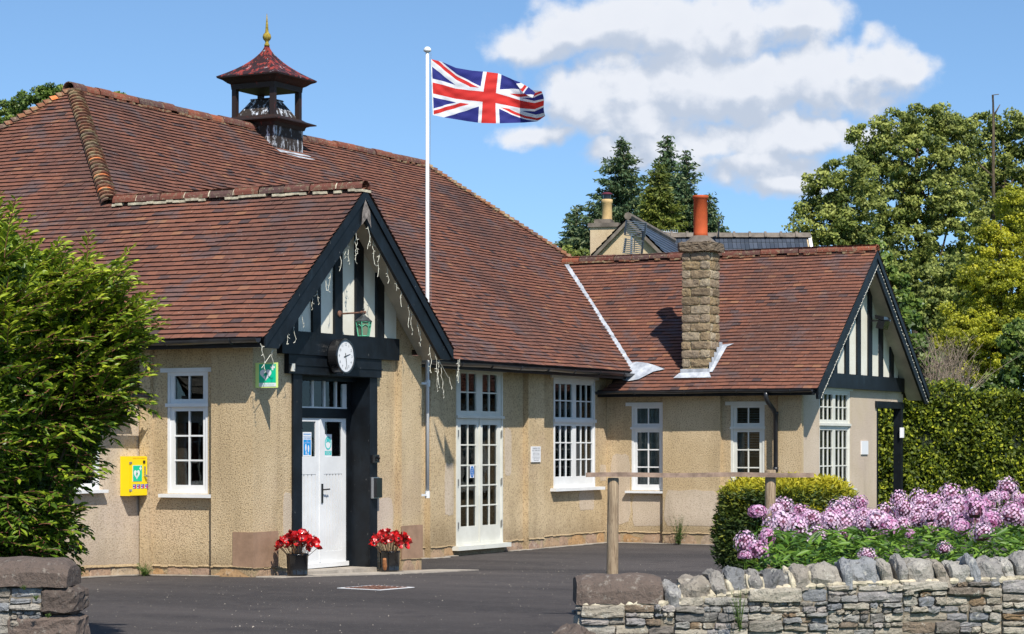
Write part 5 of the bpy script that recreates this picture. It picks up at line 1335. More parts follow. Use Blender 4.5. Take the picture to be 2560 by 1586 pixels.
D2 = 15.2
lw = empty('stone_wall', CAM + FW * D2 + RT * -3.2 - Vector((0, 0, 1.68)), 'short brown gritstone garden wall end below the leafy shrub, left foreground', 'stone wall')
Ml = local(D2, R(-2)); xl1 = m_at(203, D2); xl0 = m_at(-300, D2); ztl = z_at(1466, D2)
st, mo = drywall(Ml, xl0, xl1 - .24, lambda x: ztl - .005, .42, 52, .0, (False, False))
qm = XMB(Ml)
rough_block(st, (xl1 - .26, -.215, z_at(1540, D2) + .005), (xl1, .2, ztl - .006), 5, .014, .03, 7, .3) if False else None
rough_block(qm, (xl1 - .255, -.22, z_at(1537, D2) + .004), (xl1 - .005, .2, ztl - .006), 5, .014, .03, 7, .25)
rough_block(qm, (xl1 - .48, -.225, z_at(1625, D2) + .004), (xl1 + .0, .2, z_at(1538, D2)), 6, .014, .03, 8, .75)
rough_block(qm, (xl1 - .26, -.22, .0), (xl1, .2, z_at(1626, D2)), 7, .014, .03, 7, .35)
OB(st, 'masonry', M_COPE, lw); OB(qm, 'quoins', M_GRIT, lw); OB(mo, 'wall_core', MATS['shaded wall fill'], lw)
ct = XMB(Ml); V = []; NL = 40; NA = 12; xe = m_at(178, D2)
for i in range(NL + 1):
    x = xl0 + (xe - xl0) * i / NL; e_ = max(0, (x - (xe - .12)) / .12); cr = 1 - .28 * e_ ** 2.5
    for k in range(NA + 1):
        th = math.pi * k / NA; yy = -math.copysign(abs(math.cos(th)) ** .8, math.cos(th)) * .23; zz = max(0, math.sin(th)) ** .55 * .185 * cr
        nz = mnoise.noise_vector(Vector((x * 6, yy * 8 + 4, zz * 8))) * .016; V.append((x + nz.x, yy + nz.y, ztl + zz + nz.z))
F = [(i * (NA + 1) + k, i * (NA + 1) + k + 1, (i + 1) * (NA + 1) + k + 1, (i + 1) * (NA + 1) + k) for i in range(NL) for k in range(NA)] + [tuple(range(NA + 1)), tuple(NL * (NA + 1) + k for k in range(NA + 1))]
ct.mesh(V, F, .55); OB(ct, 'coping', M_GRIT, lw)
# low rubble at the foot of the right wall's end
rk = MB(); c = S(1425, 1570, 15.6); rough_block(rk, (-.22, -.16, -.25), (.16, .16, .10), 12, .03, .06, 7, .4)
ro = rk.build('boulder', M_GRIT); ro.location = (c.x, c.y, c.z - .12); ro.rotation_euler = (.1, -.35, -.5)
tag(ro, 'brown boulder at the foot of the right garden wall end', 'boulder')

# ------------------------------------------------------------------ timber rail
rl = empty('timber_rail', CAM + FW * 22 + RT * 2 - Vector((0, 0, 1.68)), 'weathered timber barrier of one thin rail on two round posts', 'fence')
DR = 21.5
for (px, top, w_) in ((1533, 1195, 28), (1926, 1175, 27)):
    b1 = MB(); base = S(px, 1110, DR); r_ = w_ / 2 * DR / FPX; zt_ = z_at(top, DR)
    ly = [0, .3, .6, .9, 1.15, zt_ - .01, zt_]; pp = [Vector((base.x + .012 * (1 - z / 1.3) * (-1 if px < 1600 else -1) * RT.x, base.y - .012 * (1 - z / 1.3) * RT.y, z)) for z in ly]
    b1.tube(pp, [r_ * 1.08, r_ * 1.08, r_ * 1.04, r_ * 1.02, r_, r_, r_ * .9], 16); OB(b1, 'post', M_WOOD, rl, True)
b1 = XMB(local(DR - .07)); x0, x1 = m_at(1464, DR), m_at(2032, DR); z0 = z_at(1193, DR)
n = 12
for i in range(n):
    a, b_ = x0 + (x1 - x0) * i / n, x0 + (x1 - x0) * (i + 1) / n; s0, s1_ = .004 * math.sin(i), .004 * math.sin(i + 1)
    b1.mesh([(a, -.014, z0 + s0), (b_, -.014, z0 + s1_), (b_, .014, z0 + s1_), (a, .014, z0 + s0), (a, -.014, z0 + .042 + s0), (b_, -.014, z0 + .042 + s1_), (b_, .014, z0 + .042 + s1_), (a, .014, z0 + .042 + s0)], [(0, 1, 5, 4), (1, 2, 6, 5), (2, 3, 7, 6), (3, 0, 4, 7), (4, 5, 6, 7), (3, 2, 1, 0)])
OB(b1, 'rail', M_RAIL, rl)

# ------------------------------------------------------------------ foliage helpers (numpy)
RNG = np.random.default_rng(7)
def leaf_mesh(name, mat_, centers, axis, normal, length, width, tones, parent=None, fold=.0, shape='diamond'):
    """one small blade per centre; axis = growing direction, normal = face direction (arrays n x 3)"""
    n = len(centers); ax = axis / np.maximum(np.linalg.norm(axis, axis=1, keepdims=True), 1e-6)
    nr = normal - (normal * ax).sum(1, keepdims=True) * ax; nr /= np.maximum(np.linalg.norm(nr, axis=1, keepdims=True), 1e-6)
    sd_ = np.cross(ax, nr); L = length.reshape(-1, 1); Wd = width.reshape(-1, 1)
    if shape == 'diamond':
        P = np.stack([centers - ax * L * .5, centers + sd_ * Wd * .5 - ax * L * .02, centers + ax * L * .5, centers - sd_ * Wd * .5 - ax * L * .02], 1); k = 4
        faces = np.arange(n * 4).reshape(n, 4)
    else:   # folded lanceolate leaf: 6 verts, two quads along the midrib
        mid0 = centers - ax * L * .5; tip = centers + ax * L * .5 - nr * L * .10; m1 = centers - nr * L * .02
        q1 = centers + sd_ * Wd * .5 + nr * Wd * fold; q2 = centers - sd_ * Wd * .5 + nr * Wd * fold
        q3 = centers + ax * L * .25 + sd_ * Wd * .33 + nr * Wd * fold * .5; q4 = centers + ax * L * .25 - sd_ * Wd * .33 + nr * Wd * fold * .5
        P = np.stack([mid0, q1, q3, tip, q4, q2], 1)
        base = np.arange(n)[:, None] * 6
        faces = np.concatenate([base + np.array([[0, 1, 2, 3]]), base + np.array([[0, 3, 4, 5]])], 0)
    V = P.reshape(-1, 3).astype(np.float32); me = bpy.data.meshes.new(name); me.vertices.add(len(V)); me.vertices.foreach_set('co', V.ravel())
    nf = len(faces); me.loops.add(nf * 4); me.loops.foreach_set('vertex_index', faces.ravel().astype(np.int32)); me.polygons.add(nf)
    me.polygons.foreach_set('loop_start', np.arange(nf, dtype=np.int32) * 4); me.update(calc_edges=True); me.materials.append(mat_)
    tn = np.asarray(tones, dtype=np.float32); 
    if shape != 'diamond': tn = np.concatenate([tn, tn])
    at = me.attributes.new('tone', 'FLOAT', 'FACE'); at.data.foreach_set('value', tn)
    o = bpy.data.objects.new(name, me); COL.objects.link(o)
    if parent is not None:
        o.parent = parent; o.matrix_parent_inverse = Matrix.Translation(-parent.location)
    return o
def unit(n):
    v = RNG.normal(size=(n, 3)); return v / np.linalg.norm(v, axis=1, keepdims=True)
def shell(c, r, n, flat=1.0, lo=.65):
    """points near the surface of an ellipsoid, with outward directions"""
    d = unit(n); rad = lo + (1 - lo) * RNG.random((n, 1)) ** .6; return np.array(c) + d * np.array(r) * rad, d
def trunk(parent, p0, p1, r0, r1, limbs, seed, mat_=M_BARK):
    rnd = random.Random(seed); mb = MB(); p0, p1 = Vector(p0), Vector(p1); n = 7
    P = [p0.lerp(p1, i / n) + Vector((rnd.uniform(-1, 1), rnd.uniform(-1, 1), 0)) * r0 * .5 * (i > 0) for i in range(n + 1)]
    mb.tube(P, [r0 + (r1 - r0) * i / n for i in range(n + 1)], 9)
    for e in limbs:
        e = Vector(e); s_ = P[rnd.randint(2, n - 1)]; m_ = s_.lerp(e, .5) + Vector((0, 0, -.1 * (e - s_).length)); rr = r0 * .35
        mb.tube([s_, m_, e], [rr, rr * .6, rr * .15], 6)
    o = mb.build('trunk', mat_, None, True); return on(parent, o)
def broadleaf(name, label, cat, d_, blobs, mat_, leaf, nper, seed, group=None, clump=None, base=None, tbias=0.0, trunk_r=.3, sky=.0):
    """blobs: (px, py, rx, ry) crown lobes in reference pixels at depth d_; clumps of leaves fill every lobe"""
    global RNG; RNG = np.random.default_rng(seed); k = d_ / FPX
    bx = base if base is not None else blobs[0][0]
    p = SG(bx, d_); t_ = empty(name, p, label, cat, group)
    C = []; A = []; Nn = []; T = []; Ls = []; limbs = []
    cl = clump or 22
    for (px, py, rx, ry) in blobs:
        c = np.array(S(px, py, d_ + RNG.uniform(-.5, .5) * rx * k)); limbs.append(tuple(c))
        ncl = int(max(4, rx * ry / (cl * cl) * 4.4))
        cc, dd = shell(c, (rx * k, rx * k, ry * k), ncl, lo=.45)
        for q_ in range(ncl):
            rc = cl * k * RNG.uniform(.6, 1.35); n = int(nper * RNG.uniform(.6, 1.3))
            pp, dn = shell(cc[q_], (rc, rc, rc * .62), n, lo=.5)
            C.append(pp); Nn.append(dn * 1.0 + np.array([0, 0, .5]) - np.array(FW) * .25 + unit(n) * .45); A.append(unit(n) + np.array([0, 0, -.3]))
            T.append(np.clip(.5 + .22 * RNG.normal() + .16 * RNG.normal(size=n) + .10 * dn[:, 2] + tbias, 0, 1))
    C = np.concatenate(C); A = np.concatenate(A); Nn = np.concatenate(Nn); T = np.concatenate(T); n = len(C)
    L = leaf * k * RNG.uniform(.6, 1.4, n)
    leaf_mesh('crown', mat_, C, A, Nn, L, L * .62, T, t_)
    top = S(bx, min(b[1] for b in blobs) + 40, d_)
    trunk(t_, p - Vector((0, 0, .2)), top, trunk_r, trunk_r * .2, limbs[:14], seed); return t_
G_R = 'trees behind the hall on the right'
broadleaf('broadleaf_tree', 'lower left sycamore beside the slate roof, pale green clumps', 'tree', 150, [(2070, 470, 60, 62), (2130, 440, 60, 60), (2050, 560, 80, 60), (2130, 540, 80, 90), (1990, 640, 60, 60), (2060, 640, 90, 70), (2150, 640, 80, 80), (2110, 700, 110, 60)], L_SYC, 8.6, 95, 101, G_R, 20, 2110, trunk_r=.35)
broadleaf('broadleaf_tree', 'tallest sycamore behind the hall, its domed crown against the cloud', 'tree', 158, [(2180, 350, 65, 50), (2250, 320, 60, 50), (2330, 300, 70, 45), (2190, 430, 75, 60), (2290, 400, 90, 70), (2380, 330, 60, 60), (2220, 520, 80, 70), (2320, 500, 90, 80), (2400, 440, 70, 80), (2260, 620, 90, 70), (2390, 560, 80, 80), (2340, 690, 110, 80)], L_SYC, 8.6, 95, 102, G_R, 20, 2290, trunk_r=.45)
broadleaf('broadleaf_tree', 'rightmost tall tree holding a bare dead stem in its crown', 'tree', 165, [(2440, 330, 50, 50), (2510, 315, 60, 40), (2570, 350, 60, 60), (2460, 430, 60, 70), (2540, 440, 80, 70), (2480, 540, 80, 70), (2580, 540, 70, 90), (2640, 420, 60, 90)], L_SYC, 8.6, 95, 103, G_R, 21, 2510, tbias=-.12, trunk_r=.4)
broadleaf('broadleaf_tree', 'mid height green tree between the tall sycamore and the birch', 'tree', 120, [(2330, 720, 90, 60), (2420, 680, 80, 60), (2280, 800, 90, 60), (2370, 790, 100, 70), (2460, 760, 80, 80), (2330, 870, 100, 60), (2250, 720, 50, 60)], L_SYC, 10, 100, 104, G_R, 22, 2350, tbias=-.08, trunk_r=.3)
ds_ = MB(); pD = [S(2485, 620, 163), S(2483, 430, 163), S(2484, 300, 163), S(2482, 238, 163), S(2497, 236, 163)]; ds_.tube(pD, [.16, .12, .10, .08, .03], 7)
ds_.tube([S(2480, 440, 162), S(2430, 395, 162), S(2405, 400, 162), S(2380, 380, 162)], [.08, .06, .04, .02], 6); ds_.tube([S(2484, 290, 163), S(2500, 262, 163)], [.08, .03], 5)
tag(ds_.build('dead_stem', M_BARK, None, True), 'bare dead tree stem standing above the rightmost tall tree', 'dead tree')
broadleaf('cherry_tree', 'young leafy tree rising behind the right gable slope', 'tree', 55, [(2195, 660, 22, 55), (2230, 720, 34, 55), (2215, 800, 34, 60), (2265, 830, 42, 60), (2300, 900, 50, 60), (2330, 960, 60, 40), (2240, 900, 40, 60), (2270, 760, 30, 40)], L_CHER, 15, 75, 105, G_R, 20, 2250, trunk_r=.08)
broadleaf('birch_tree', 'yellow leaved birch at the right edge', 'tree', 60, [(2540, 520, 50, 60), (2480, 600, 40, 50), (2560, 620, 70, 60), (2450, 690, 60, 50), (2530, 710, 80, 60), (2430, 780, 80, 50), (2520, 800, 80, 60), (2400, 850, 90, 40), (2500, 880, 80, 50), (2360, 910, 60, 35), (2600, 720, 70, 120), (2460, 940, 100, 40), (2500, 650, 90, 90), (2480, 850, 120, 90), (2560, 900, 90, 80), (2400, 910, 90, 50), (2300, 960, 60, 35)], L_BIR, 6.2, 120, 106, G_R, 17, 2500, trunk_r=.10)
broadleaf('green_shrub', 'bright green shrub at the right edge above the hedge', 'shrub', 52, [(2540, 850, 50, 50), (2560, 930, 70, 50), (2500, 980, 60, 40)], L_CHER, 11, 90, 107, None, 18, 2540, tbias=.05, trunk_r=.06)
broadleaf('small_tree', 'low tree top peeping over the hall roof at the far left', 'tree', 70, [(20, 285, 50, 32), (75, 262, 55, 28), (130, 240, 50, 26), (190, 238, 50, 22), (250, 240, 40, 20), (300, 250, 26, 18), (-40, 330, 60, 60), (60, 330, 90, 50)], L_CHER, 8, 80, 108, None, 14, 100, trunk_r=.2)
broadleaf('far_shrub', 'dark shrub top between the hall roof and the cream chimney', 'shrub', 95, [(1400, 640, 40, 22), (1440, 648, 40, 22), (1480, 640, 30, 26)], L_SYC, 8, 80, 109, None, 13, 1440, tbias=-.15, trunk_r=.1)
# dry twiggy shrub
tw_ = MB(); rnd = random.Random(6)
for k in range(150):
    a = S(2370 + rnd.uniform(-30, 30), 1050, 50 + rnd.uniform(-.6, .6)); e = S(2370 + rnd.gauss(0, 55), 870 + rnd.uniform(-40, 90), 50 + rnd.uniform(-1, 1)); m_ = a.lerp(e, .55) + Vector((rnd.uniform(-.1, .1), rnd.uniform(-.1, .1), .1))
    tw_.tube([a, m_, e], [.008, .006, .002], 4)
    for q_ in range(3):
        s_ = m_.lerp(e, rnd.random()); tw_.tube([s_, s_ + Vector((rnd.uniform(-.2, .2), rnd.uniform(-.2, .2), rnd.uniform(.05, .3)))], [.004, .0015], 3)
tag(tw_.build('dry_shrub', M_DRYT), 'bare grey twiggy shrub in front of the yellow birch', 'shrub')

# conifers
def conifer(name, label, px, ytop, ybase, halfw, d_, mat_, seed, sparse=1.0, lean=0):
    global RNG; RNG = np.random.default_rng(seed); rnd = random.Random(seed); k = d_ / FPX
    g = SG(px, d_); t_ = empty(name, g, label, 'conifer', 'conifers behind the cream house')
    top = S(px + lean, ytop, d_); mb = MB(); mb.tube([g, S(px, (ytop + ybase) / 2, d_), top], [.28, .12, .01], 7); C = []; A = []; T = []
    y = ytop + 6
    while y < ybase:
        f = (y - ytop) / (ybase - ytop); R_ = halfw * (f ** .8) * rnd.uniform(.78, 1.12) + 5
        nb = int(6 + 4 * f)
        for b_ in range(nb):
            a = rnd.uniform(0, 6.283); rl_ = R_ * k * rnd.uniform(.7, 1.1); o = np.array(S(px + lean * (1 - f), y, d_)); o[2] += rnd.uniform(-.12, .12)
            dirv = np.array([math.cos(a), math.sin(a), 0]); n = int((26 + 110 * f) * sparse * rl_ ** .9)
            t = RNG.random(n) ** .8; droop = -.35 * rl_ * t ** 1.0 + .35 * rl_ * t ** 2.6
            P = o + dirv * (t * rl_)[:, None]; P[:, 2] += droop; lat = RNG.normal(size=(n, 3)) * (.10 + .22 * rl_ * t * (1 - t))[:, None]; lat[:, 2] *= .35; P = P + lat
            C.append(P); A.append(dirv * .9 + RNG.normal(size=(n, 3)) * .55 + np.array([0, 0, -.15])); T.append(np.clip(.42 + .25 * t + .2 * RNG.normal(size=n), 0, 1))
            mb.tube([o, o + dirv * rl_ * .6 + np.array([0, 0, -.2 * rl_])], [.03, .008], 4)
        y += rnd.uniform(7, 11)
    C = np.concatenate(C); A = np.concatenate(A); T = np.concatenate(T); n = len(C); L = 12.0 * k * RNG.uniform(.6, 1.4, n)
    leaf_mesh('crown', mat_, C, A, unit(n) + np.array([0, 0, .5]), L, L * .34, T, t_); on(t_, mb.build('trunk', M_BARK))
conifer('spruce_tree', 'left hand blue green spruce with wide ragged branches, behind the buff chimney pot', 1553, 345, 720, 195, 108, L_CON, 201)
conifer('spruce_tree', 'tallest slim dark spruce in the middle of the conifer group', 1668, 338, 720, 118, 112, L_CON, 202)
conifer('spruce_tree', 'narrow dark spruce directly behind the terracotta chimney pot', 1716, 378, 720, 105, 106, L_CON, 203)
conifer('cypress_tree', 'yellow green cypress in front of the middle spruce', 1648, 405, 720, 110, 100, L_CON2, 204, 1.3)
conifer('spruce_tree', 'smallest low spruce right of the terracotta chimney pot', 1772, 485, 710, 85, 104, L_CON, 205)
conifer('spruce_tree', 'low spruce left of the buff chimney, lowest of the group', 1440, 520, 700, 80, 110, L_CON, 206)

# clipped hedge
RNG = np.random.default_rng(31)
hg = empty('hedge', SG(2400, 49), 'tall clipped dark green hedge behind the side porch', 'hedge')
hx0, hx1, hzt = m_at(2180, 48), m_at(2800, 48), z_at(985, 48); Mh = np.array(local(48, R(-6)))
n = 34000; face = RNG.random(n)
px_h = RNG.uniform(hx0, hx1, n); pz_h = RNG.uniform(-.1, hzt, n); py_h = np.abs(RNG.normal(size=n)) * .10
topm = face < .2; pz_h[topm] = hzt + RNG.normal(size=topm.sum()) * .07 + .10 * np.sin(px_h[topm] * 2.3) + .06 * np.sin(px_h[topm] * 5.7); py_h[topm] = RNG.uniform(0, 1.4, topm.sum())
bumpy = .10 * np.sin(px_h * 3.1) * np.sin(pz_h * 2.7) + .05 * np.sin(px_h * 7 + 1) * np.sin(pz_h * 8)
Ph = np.stack([px_h, py_h - bumpy, pz_h, np.ones(n)], 1) @ Mh.T; Ph = Ph[:, :3]
Nn = unit(n) * .8 + (-np.array(FW)) * .7 + np.array([0, 0, .4]); L = RNG.uniform(.06, .115, n)
leaf_mesh('foliage', L_HEDGE, Ph, unit(n), Nn, L, L * .6, np.clip(RNG.normal(.45, .28, n), 0, 1), hg)
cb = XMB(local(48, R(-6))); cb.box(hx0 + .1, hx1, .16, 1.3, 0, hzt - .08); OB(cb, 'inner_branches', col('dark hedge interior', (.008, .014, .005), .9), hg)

# ------------------------------------------------------------------ house behind
hs = empty('neighbour_house', SG(1600, 66), 'cream roughcast neighbouring house with dark slate roofs beyond the wing', 'building')
def HL(a, b_, z, base=S(1572, 1110, 65)):
    ang = R(13); e1 = RT * math.cos(ang) - FW * math.sin(ang); e2 = RT * math.sin(ang) + FW * math.cos(ang); p = base + e1 * a + e2 * b_; return Vector((p.x, p.y, z))
zA = z_at(552, 65); hwid = 3.2; sl_ = 1.0
b1 = MB(); b1.prism([HL(-hwid, 0, 0), HL(hwid, 0, 0), HL(hwid, 0, zA - sl_ * hwid), HL(0, 0, zA), HL(-hwid, 0, zA - sl_ * hwid)], HL(0, 7.5, 0) - HL(0, 0, 0)); OB(b1, 'wall', M_HREN, hs)
b1 = MB()
for sgn in (-1, 1):
    P4 = [HL(0, -.12, zA + .10), HL(0, 8.4, zA + .10), HL(sgn * (hwid + .2), 8.4, zA + .10 - sl_ * (hwid + .2)), HL(sgn * (hwid + .2), -.12, zA + .10 - sl_ * (hwid + .2))]
    nr = 22
    for i in range(nr):
        t0, t1_ = i / nr, (i + 1) / nr; A, B, C_, D_ = P4[0].lerp(P4[3], t0), P4[1].lerp(P4[2], t0), P4[1].lerp(P4[2], t1_), P4[0].lerp(P4[3], t1_); up_ = Vector((0, 0, .035))
        for c_ in range(14):
            s0, s1_ = c_ / 14, (c_ + 1) / 14
            b1.face([A.lerp(B, s0), A.lerp(B, s1_), D_.lerp(C_, s1_) + up_, D_.lerp(C_, s0) + up_], random.random())
            b1.face([D_.lerp(C_, s1_) + up_, D_.lerp(C_, s0) + up_, D_.lerp(C_, s0) - up_ * .3, D_.lerp(C_, s1_) - up_ * .3], 0)
OB(b1, 'roof', M_SLATE, hs)
b1 = MB()
for sgn in (-1, 1): b1.prism([HL(0, -.16, zA + .04), HL(sgn * (hwid + .2), -.16, zA + .04 - sl_ * (hwid + .2)), HL(sgn * (hwid + .2), -.16, zA - .08 - sl_ * (hwid + .2)), HL(0, -.16, zA - .08)], HL(0, .12, 0) - HL(0, 0, 0))
OB(b1, 'verge', M_GRIDGE, hs)
b1 = MB(); b1.tube([HL(0, -.15, zA + .12), HL(0, 8.4, zA + .12)], .11, 8); OB(b1, 'ridge_tiles', M_GRIDGE, hs)
# main range behind, ridge across the view
zM = z_at(592, 73); ML = local(73); xa, xb = m_at(1600, 73), m_at(2016, 73)
b1 = XMB(ML); nr, nc = 16, 40; rn = random.Random(3)
for i in range(nr):
    za, zb2 = zM - i * .22, zM - (i + 1) * .22; ya, yb2 = -i * .26, -(i + 1) * .26
    for c_ in range(nc):
        s0, s1_ = xa + (xb - xa) * c_ / nc, xa + (xb - xa) * (c_ + 1) / nc
        b1.face([(s0, ya, za), (s1_ - .01, ya, za), (s1_ - .01, yb2, zb2 + .03), (s0, yb2, zb2 + .03)], rn.random()); b1.face([(s0, yb2, zb2 + .03), (s1_ - .01, yb2, zb2 + .03), (s1_ - .01, yb2, zb2 - .01), (s0, yb2, zb2 - .01)], 0)
b1.face([(xa, 0, zM), (xb, 0, zM), (xb, 4, zM - 3.4), (xa, 4, zM - 3.4)], .5)
OB(b1, 'roof', M_SLATE, hs)
b1 = XMB(ML); b1.prism([(xb, 0, zM - .02), (xb, -4.1, zM - 3.5), (xb, -4.1, -.3), (xb, 4.1, -.3), (xb, 4.1, zM - 3.5)], (.05, 0, 0)); b1.box(xa, xb, -3.9, 3.9, -.3, zM - 3.6); OB(b1, 'wall', M_HREN, hs)
b1 = XMB(ML); b1.prism([(xb + .05, 0, zM + .05), (xb + .05, -4.1, zM - 3.42), (xb + .05, -4.1, zM - 3.6), (xb + .05, 0, zM - .16)], (.10, 0, 0)); OB(b1, 'white_verge', M_WHITE, hs)
b1 = XMB(ML)
x = xa
while x < xb: b1.prism([(x, -.16, zM - .03), (x, 0, zM + .13), (x, .16, zM - .03)], (.46, 0, 0)); b1.prism([(x - .03, -.19, zM - .02), (x - .03, 0, zM + .17), (x - .03, .19, zM - .02)], (.08, 0, 0)); x += .50
OB(b1, 'ridge_tiles', M_GRIDGE, hs)
Mc = local(66.5, R(-13)); b1 = XMB(Mc); c0, c1 = m_at(1479, 66.5), m_at(1546, 66.5); b1.box(c0, c1, 0, .8, 3.5, z_at(573, 66.5)); OB(b1, 'chimney', M_HREN, hs)
ch = XMB(Mc); ch.box(c0 - .06, c1 + .06, -.06, .86, z_at(573, 66.5), z_at(563, 66.5)); ch.prism([(c0 + .1, .08, z_at(563, 66.5)), (c1 - .2, .08, z_at(563, 66.5)), (c1 - .2, .7, z_at(563, 66.5)), (c0 + .1, .7, z_at(563, 66.5))], (0, 0, .12)); OB(ch, 'chimney_cap', M_GRIDGE, hs)
cc = Mc @ Vector((m_at(1515, 66.5), .4, 0)); b1 = MB(); b1.lathe([(.17, z_at(556, 66.5)), (.15, z_at(550, 66.5)), (.145, z_at(512, 66.5)), (.165, z_at(510, 66.5)), (.165, z_at(502, 66.5)), (.14, z_at(501, 66.5))], cc, 20); OB(b1, 'chimney_pot', M_BUFF, hs, True)
b1 = MB(); b1.lathe([(.11, z_at(501, 66.5)), (.11, z_at(489, 66.5))], cc, 12); OB(b1, 'cowl_cage', M_BPLAS, hs)
b1 = MB(); b1.lathe([(.16, z_at(489, 66.5)), (.16, z_at(487, 66.5)), (.10, z_at(484, 66.5)), (.01, z_at(483, 66.5))], cc, 16); OB(b1, 'cowl_cap', M_MAROON, hs)
# television aerials
def rod(mb, pts, r_): mb.tube(pts, r_, 5)
def aerial_main():
    t_ = empty('television_aerial', S(1578, 650, 64), 'large grid television aerial in front of the cream gable', 'aerial'); d_ = 63.9
    b1 = MB(); rod(b1, [S(1577, 660, d_), S(1579, 585, d_)], .03); OB(b1, 'mast', M_CHROME, t_)
    for (xl, yt, xr, yb2, skew) in ((1563, 553, 1615, 588, 5), (1561, 598, 1608, 632, 6)):
        b1 = MB()
        for i in range(8):
            y = yt + (yb2 - yt) * i / 7; b1.tube([S(xl + (4 if yt < 590 else 0) - i * .7, y, d_), S(xr - i * .6, y + skew, d_ - .3)], .014, 5)
        OB(b1, 'reflector', M_CHROME, t_)
        b1 = MB(); b1.tube([S(xl + 4, yt - 2, d_), S(xl - 1, yb2, d_)], .03, 5); b1.tube([S(xr, yt + skew, d_ - .3), S(xr - 4, yb2 + skew, d_ - .3)], .03, 5); OB(b1, 'side_bar', M_BPLAS, t_)
    b1 = MB(); b1.tube([S(1582, 592, d_), S(1612, 580, d_ - .8)], .02, 5); b1.tube([S(1609, 578, d_ - .8), S(1607, 602, d_ - .8)], .05, 6); b1.tube([S(1585, 632, d_), S(1587, 598, d_)], .015, 5); OB(b1, 'boom', M_BPLAS, t_)
aerial_main()
b1 = MB(); d_ = 74
b1.tube([S(1655, 580, d_), S(1694, 583, d_)], .02, 5)
for i in range(8): b1.tube([S(1655 + i * 5.5, 575, d_), S(1655 + i * 5.5, 588, d_)], .012, 4)
b1.tube([S(1675, 582, d_), S(1675, 600, d_)], .02, 5)
tag(b1.build('television_aerial', M_CHROME), 'small distant comb shaped television aerial left of the terracotta pot', 'aerial')
b1 = MB(); d_ = 72.5; b1.tube([S(1796, 592, d_), S(1798, 556, d_)], .025, 5); b1.tube([S(1794, 560, d_), S(1802, 554, d_)], .03, 5); tag(b1.build('roof_vent_pipe', M_BPLAS), 'thin black pole on the slate roof ridge right of the terracotta pot', 'pole')

# ------------------------------------------------------------------ foreground shrub, left
RNG = np.random.default_rng(55); rnd = random.Random(55); DB = 18.5; kb = DB / FPX
sb = empty('leafy_shrub', SG(60, DB), 'big glossy green shrub with arching red stems, left foreground', 'shrub')
blobs = [(60, 760, 190, 150), (-40, 700, 140, 170), (130, 860, 190, 150), (40, 1000, 210, 170), (170, 960, 150, 130), (60, 1180, 160, 170), (-60, 1100, 200, 260), (90, 1310, 90, 90), (150, 1080, 120, 110), (235, 900, 115, 115), (205, 740, 120, 85), (275, 830, 75, 65), (50, 1380, 130, 75), (-20, 1300, 170, 130), (240, 1010, 90, 70)]
C = []; A = []; Nn = []; T = []; L = []
tb = MB()
NS = 1450
for q_ in range(NS):
    px, py, rx, ry = blobs[q_ % len(blobs)] if q_ > 90 else blobs[q_ % 5]
    a = rnd.uniform(0, 6.283); f = math.sqrt(rnd.random()) * .95
    start = S(px + rx * f * math.cos(a) * .9, py + ry * f * math.sin(a) * .9, DB + rnd.uniform(-.9, .7) * (1 - .4 * f))
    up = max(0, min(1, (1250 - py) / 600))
    dirp = Vector((rnd.uniform(.05, 1.0), 0, rnd.uniform(.15, .9) * up + (1 - up) * rnd.uniform(-.5, .5)))
    dv = (RT * dirp.x + Vector((0, 0, dirp.z)) + FW * rnd.uniform(-.75, .15)).normalized(); ln_ = rnd.uniform(.16, .38) * (1.0 if up > .3 else .8)
    P = [start]; dcur = dv.copy(); n = 9
    for i in range(n): P.append(P[-1] + dcur * ln_ / n); dcur = (dcur + Vector((0, 0, -.06 if py > 1000 else -.035)) + RT * .01).normalized()
    tb.tube(P, [.0035, *[.003] * (n - 1), .0012], 4)
    nl = int(ln_ / .021); young = rnd.random()
    for i in range(nl):
        t = (i + .5) / nl; j = min(int(t * n), n - 1); p = P[j].lerp(P[j + 1], t * n - j); sd2 = (P[j + 1] - P[j]).normalized()
        perp = sd2.cross(Vector((0, 0, 1))).normalized(); s_ = 1 if i % 2 else -1
        axv = (sd2 * .75 + perp * s_ * .75 + Vector((rnd.uniform(-.25, .25), rnd.uniform(-.25, .25), rnd.uniform(-.25, .35)))).normalized(); le = rnd.uniform(.07, .115) * (1 - .35 * max(0, t - .7) / .3)
        C.append(p + axv * le * .5); A.append(axv); Nn.append(Vector((rnd.uniform(-.4, .4), rnd.uniform(-.4, .4), 1)) - FW * .35); L.append(le); T.append(min(1, max(0, .24 + .18 * up + .38 * t * young + .16 * rnd.gauss(0, 1) + .12 * up)))  # lower shoots toned darker: shade of the shrub's lower half put into colour
C = np.array([tuple(x) for x in C]); A = np.array([tuple(x) for x in A]); Nn = np.array([tuple(x) for x in Nn]); L = np.array(L); T = np.array(T)
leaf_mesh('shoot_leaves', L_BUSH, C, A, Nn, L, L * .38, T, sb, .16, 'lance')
on(sb, tb.build('stems', M_TWIG))
C = []; Dn = []
for (px, py, rx, ry) in blobs:
    n = int(rx * ry / 2.3); p, d = shell(S(px, py, DB + .25), (rx * kb * .92, rx * kb * .8, ry * kb * .92), n, lo=.6); C.append(p); Dn.append(d)
C = np.concatenate(C); Dn = np.concatenate(Dn); n = len(C); L = RNG.uniform(.07, .11, n)
leaf_mesh('inner_leaves', L_BUSH, C, unit(n) + np.array(RT) * .5, Dn + unit(n) * .7 + np.array([0, 0, .6]), L, L * .42, np.clip(RNG.normal(.22, .16, n) + .28 * np.clip((C[:, 2] - 1.2) / 1.6, 0, 1), 0, 1), sb, .15, 'lance')  # tone also rises with height, so the lower shade is painted here too
wb = MB()
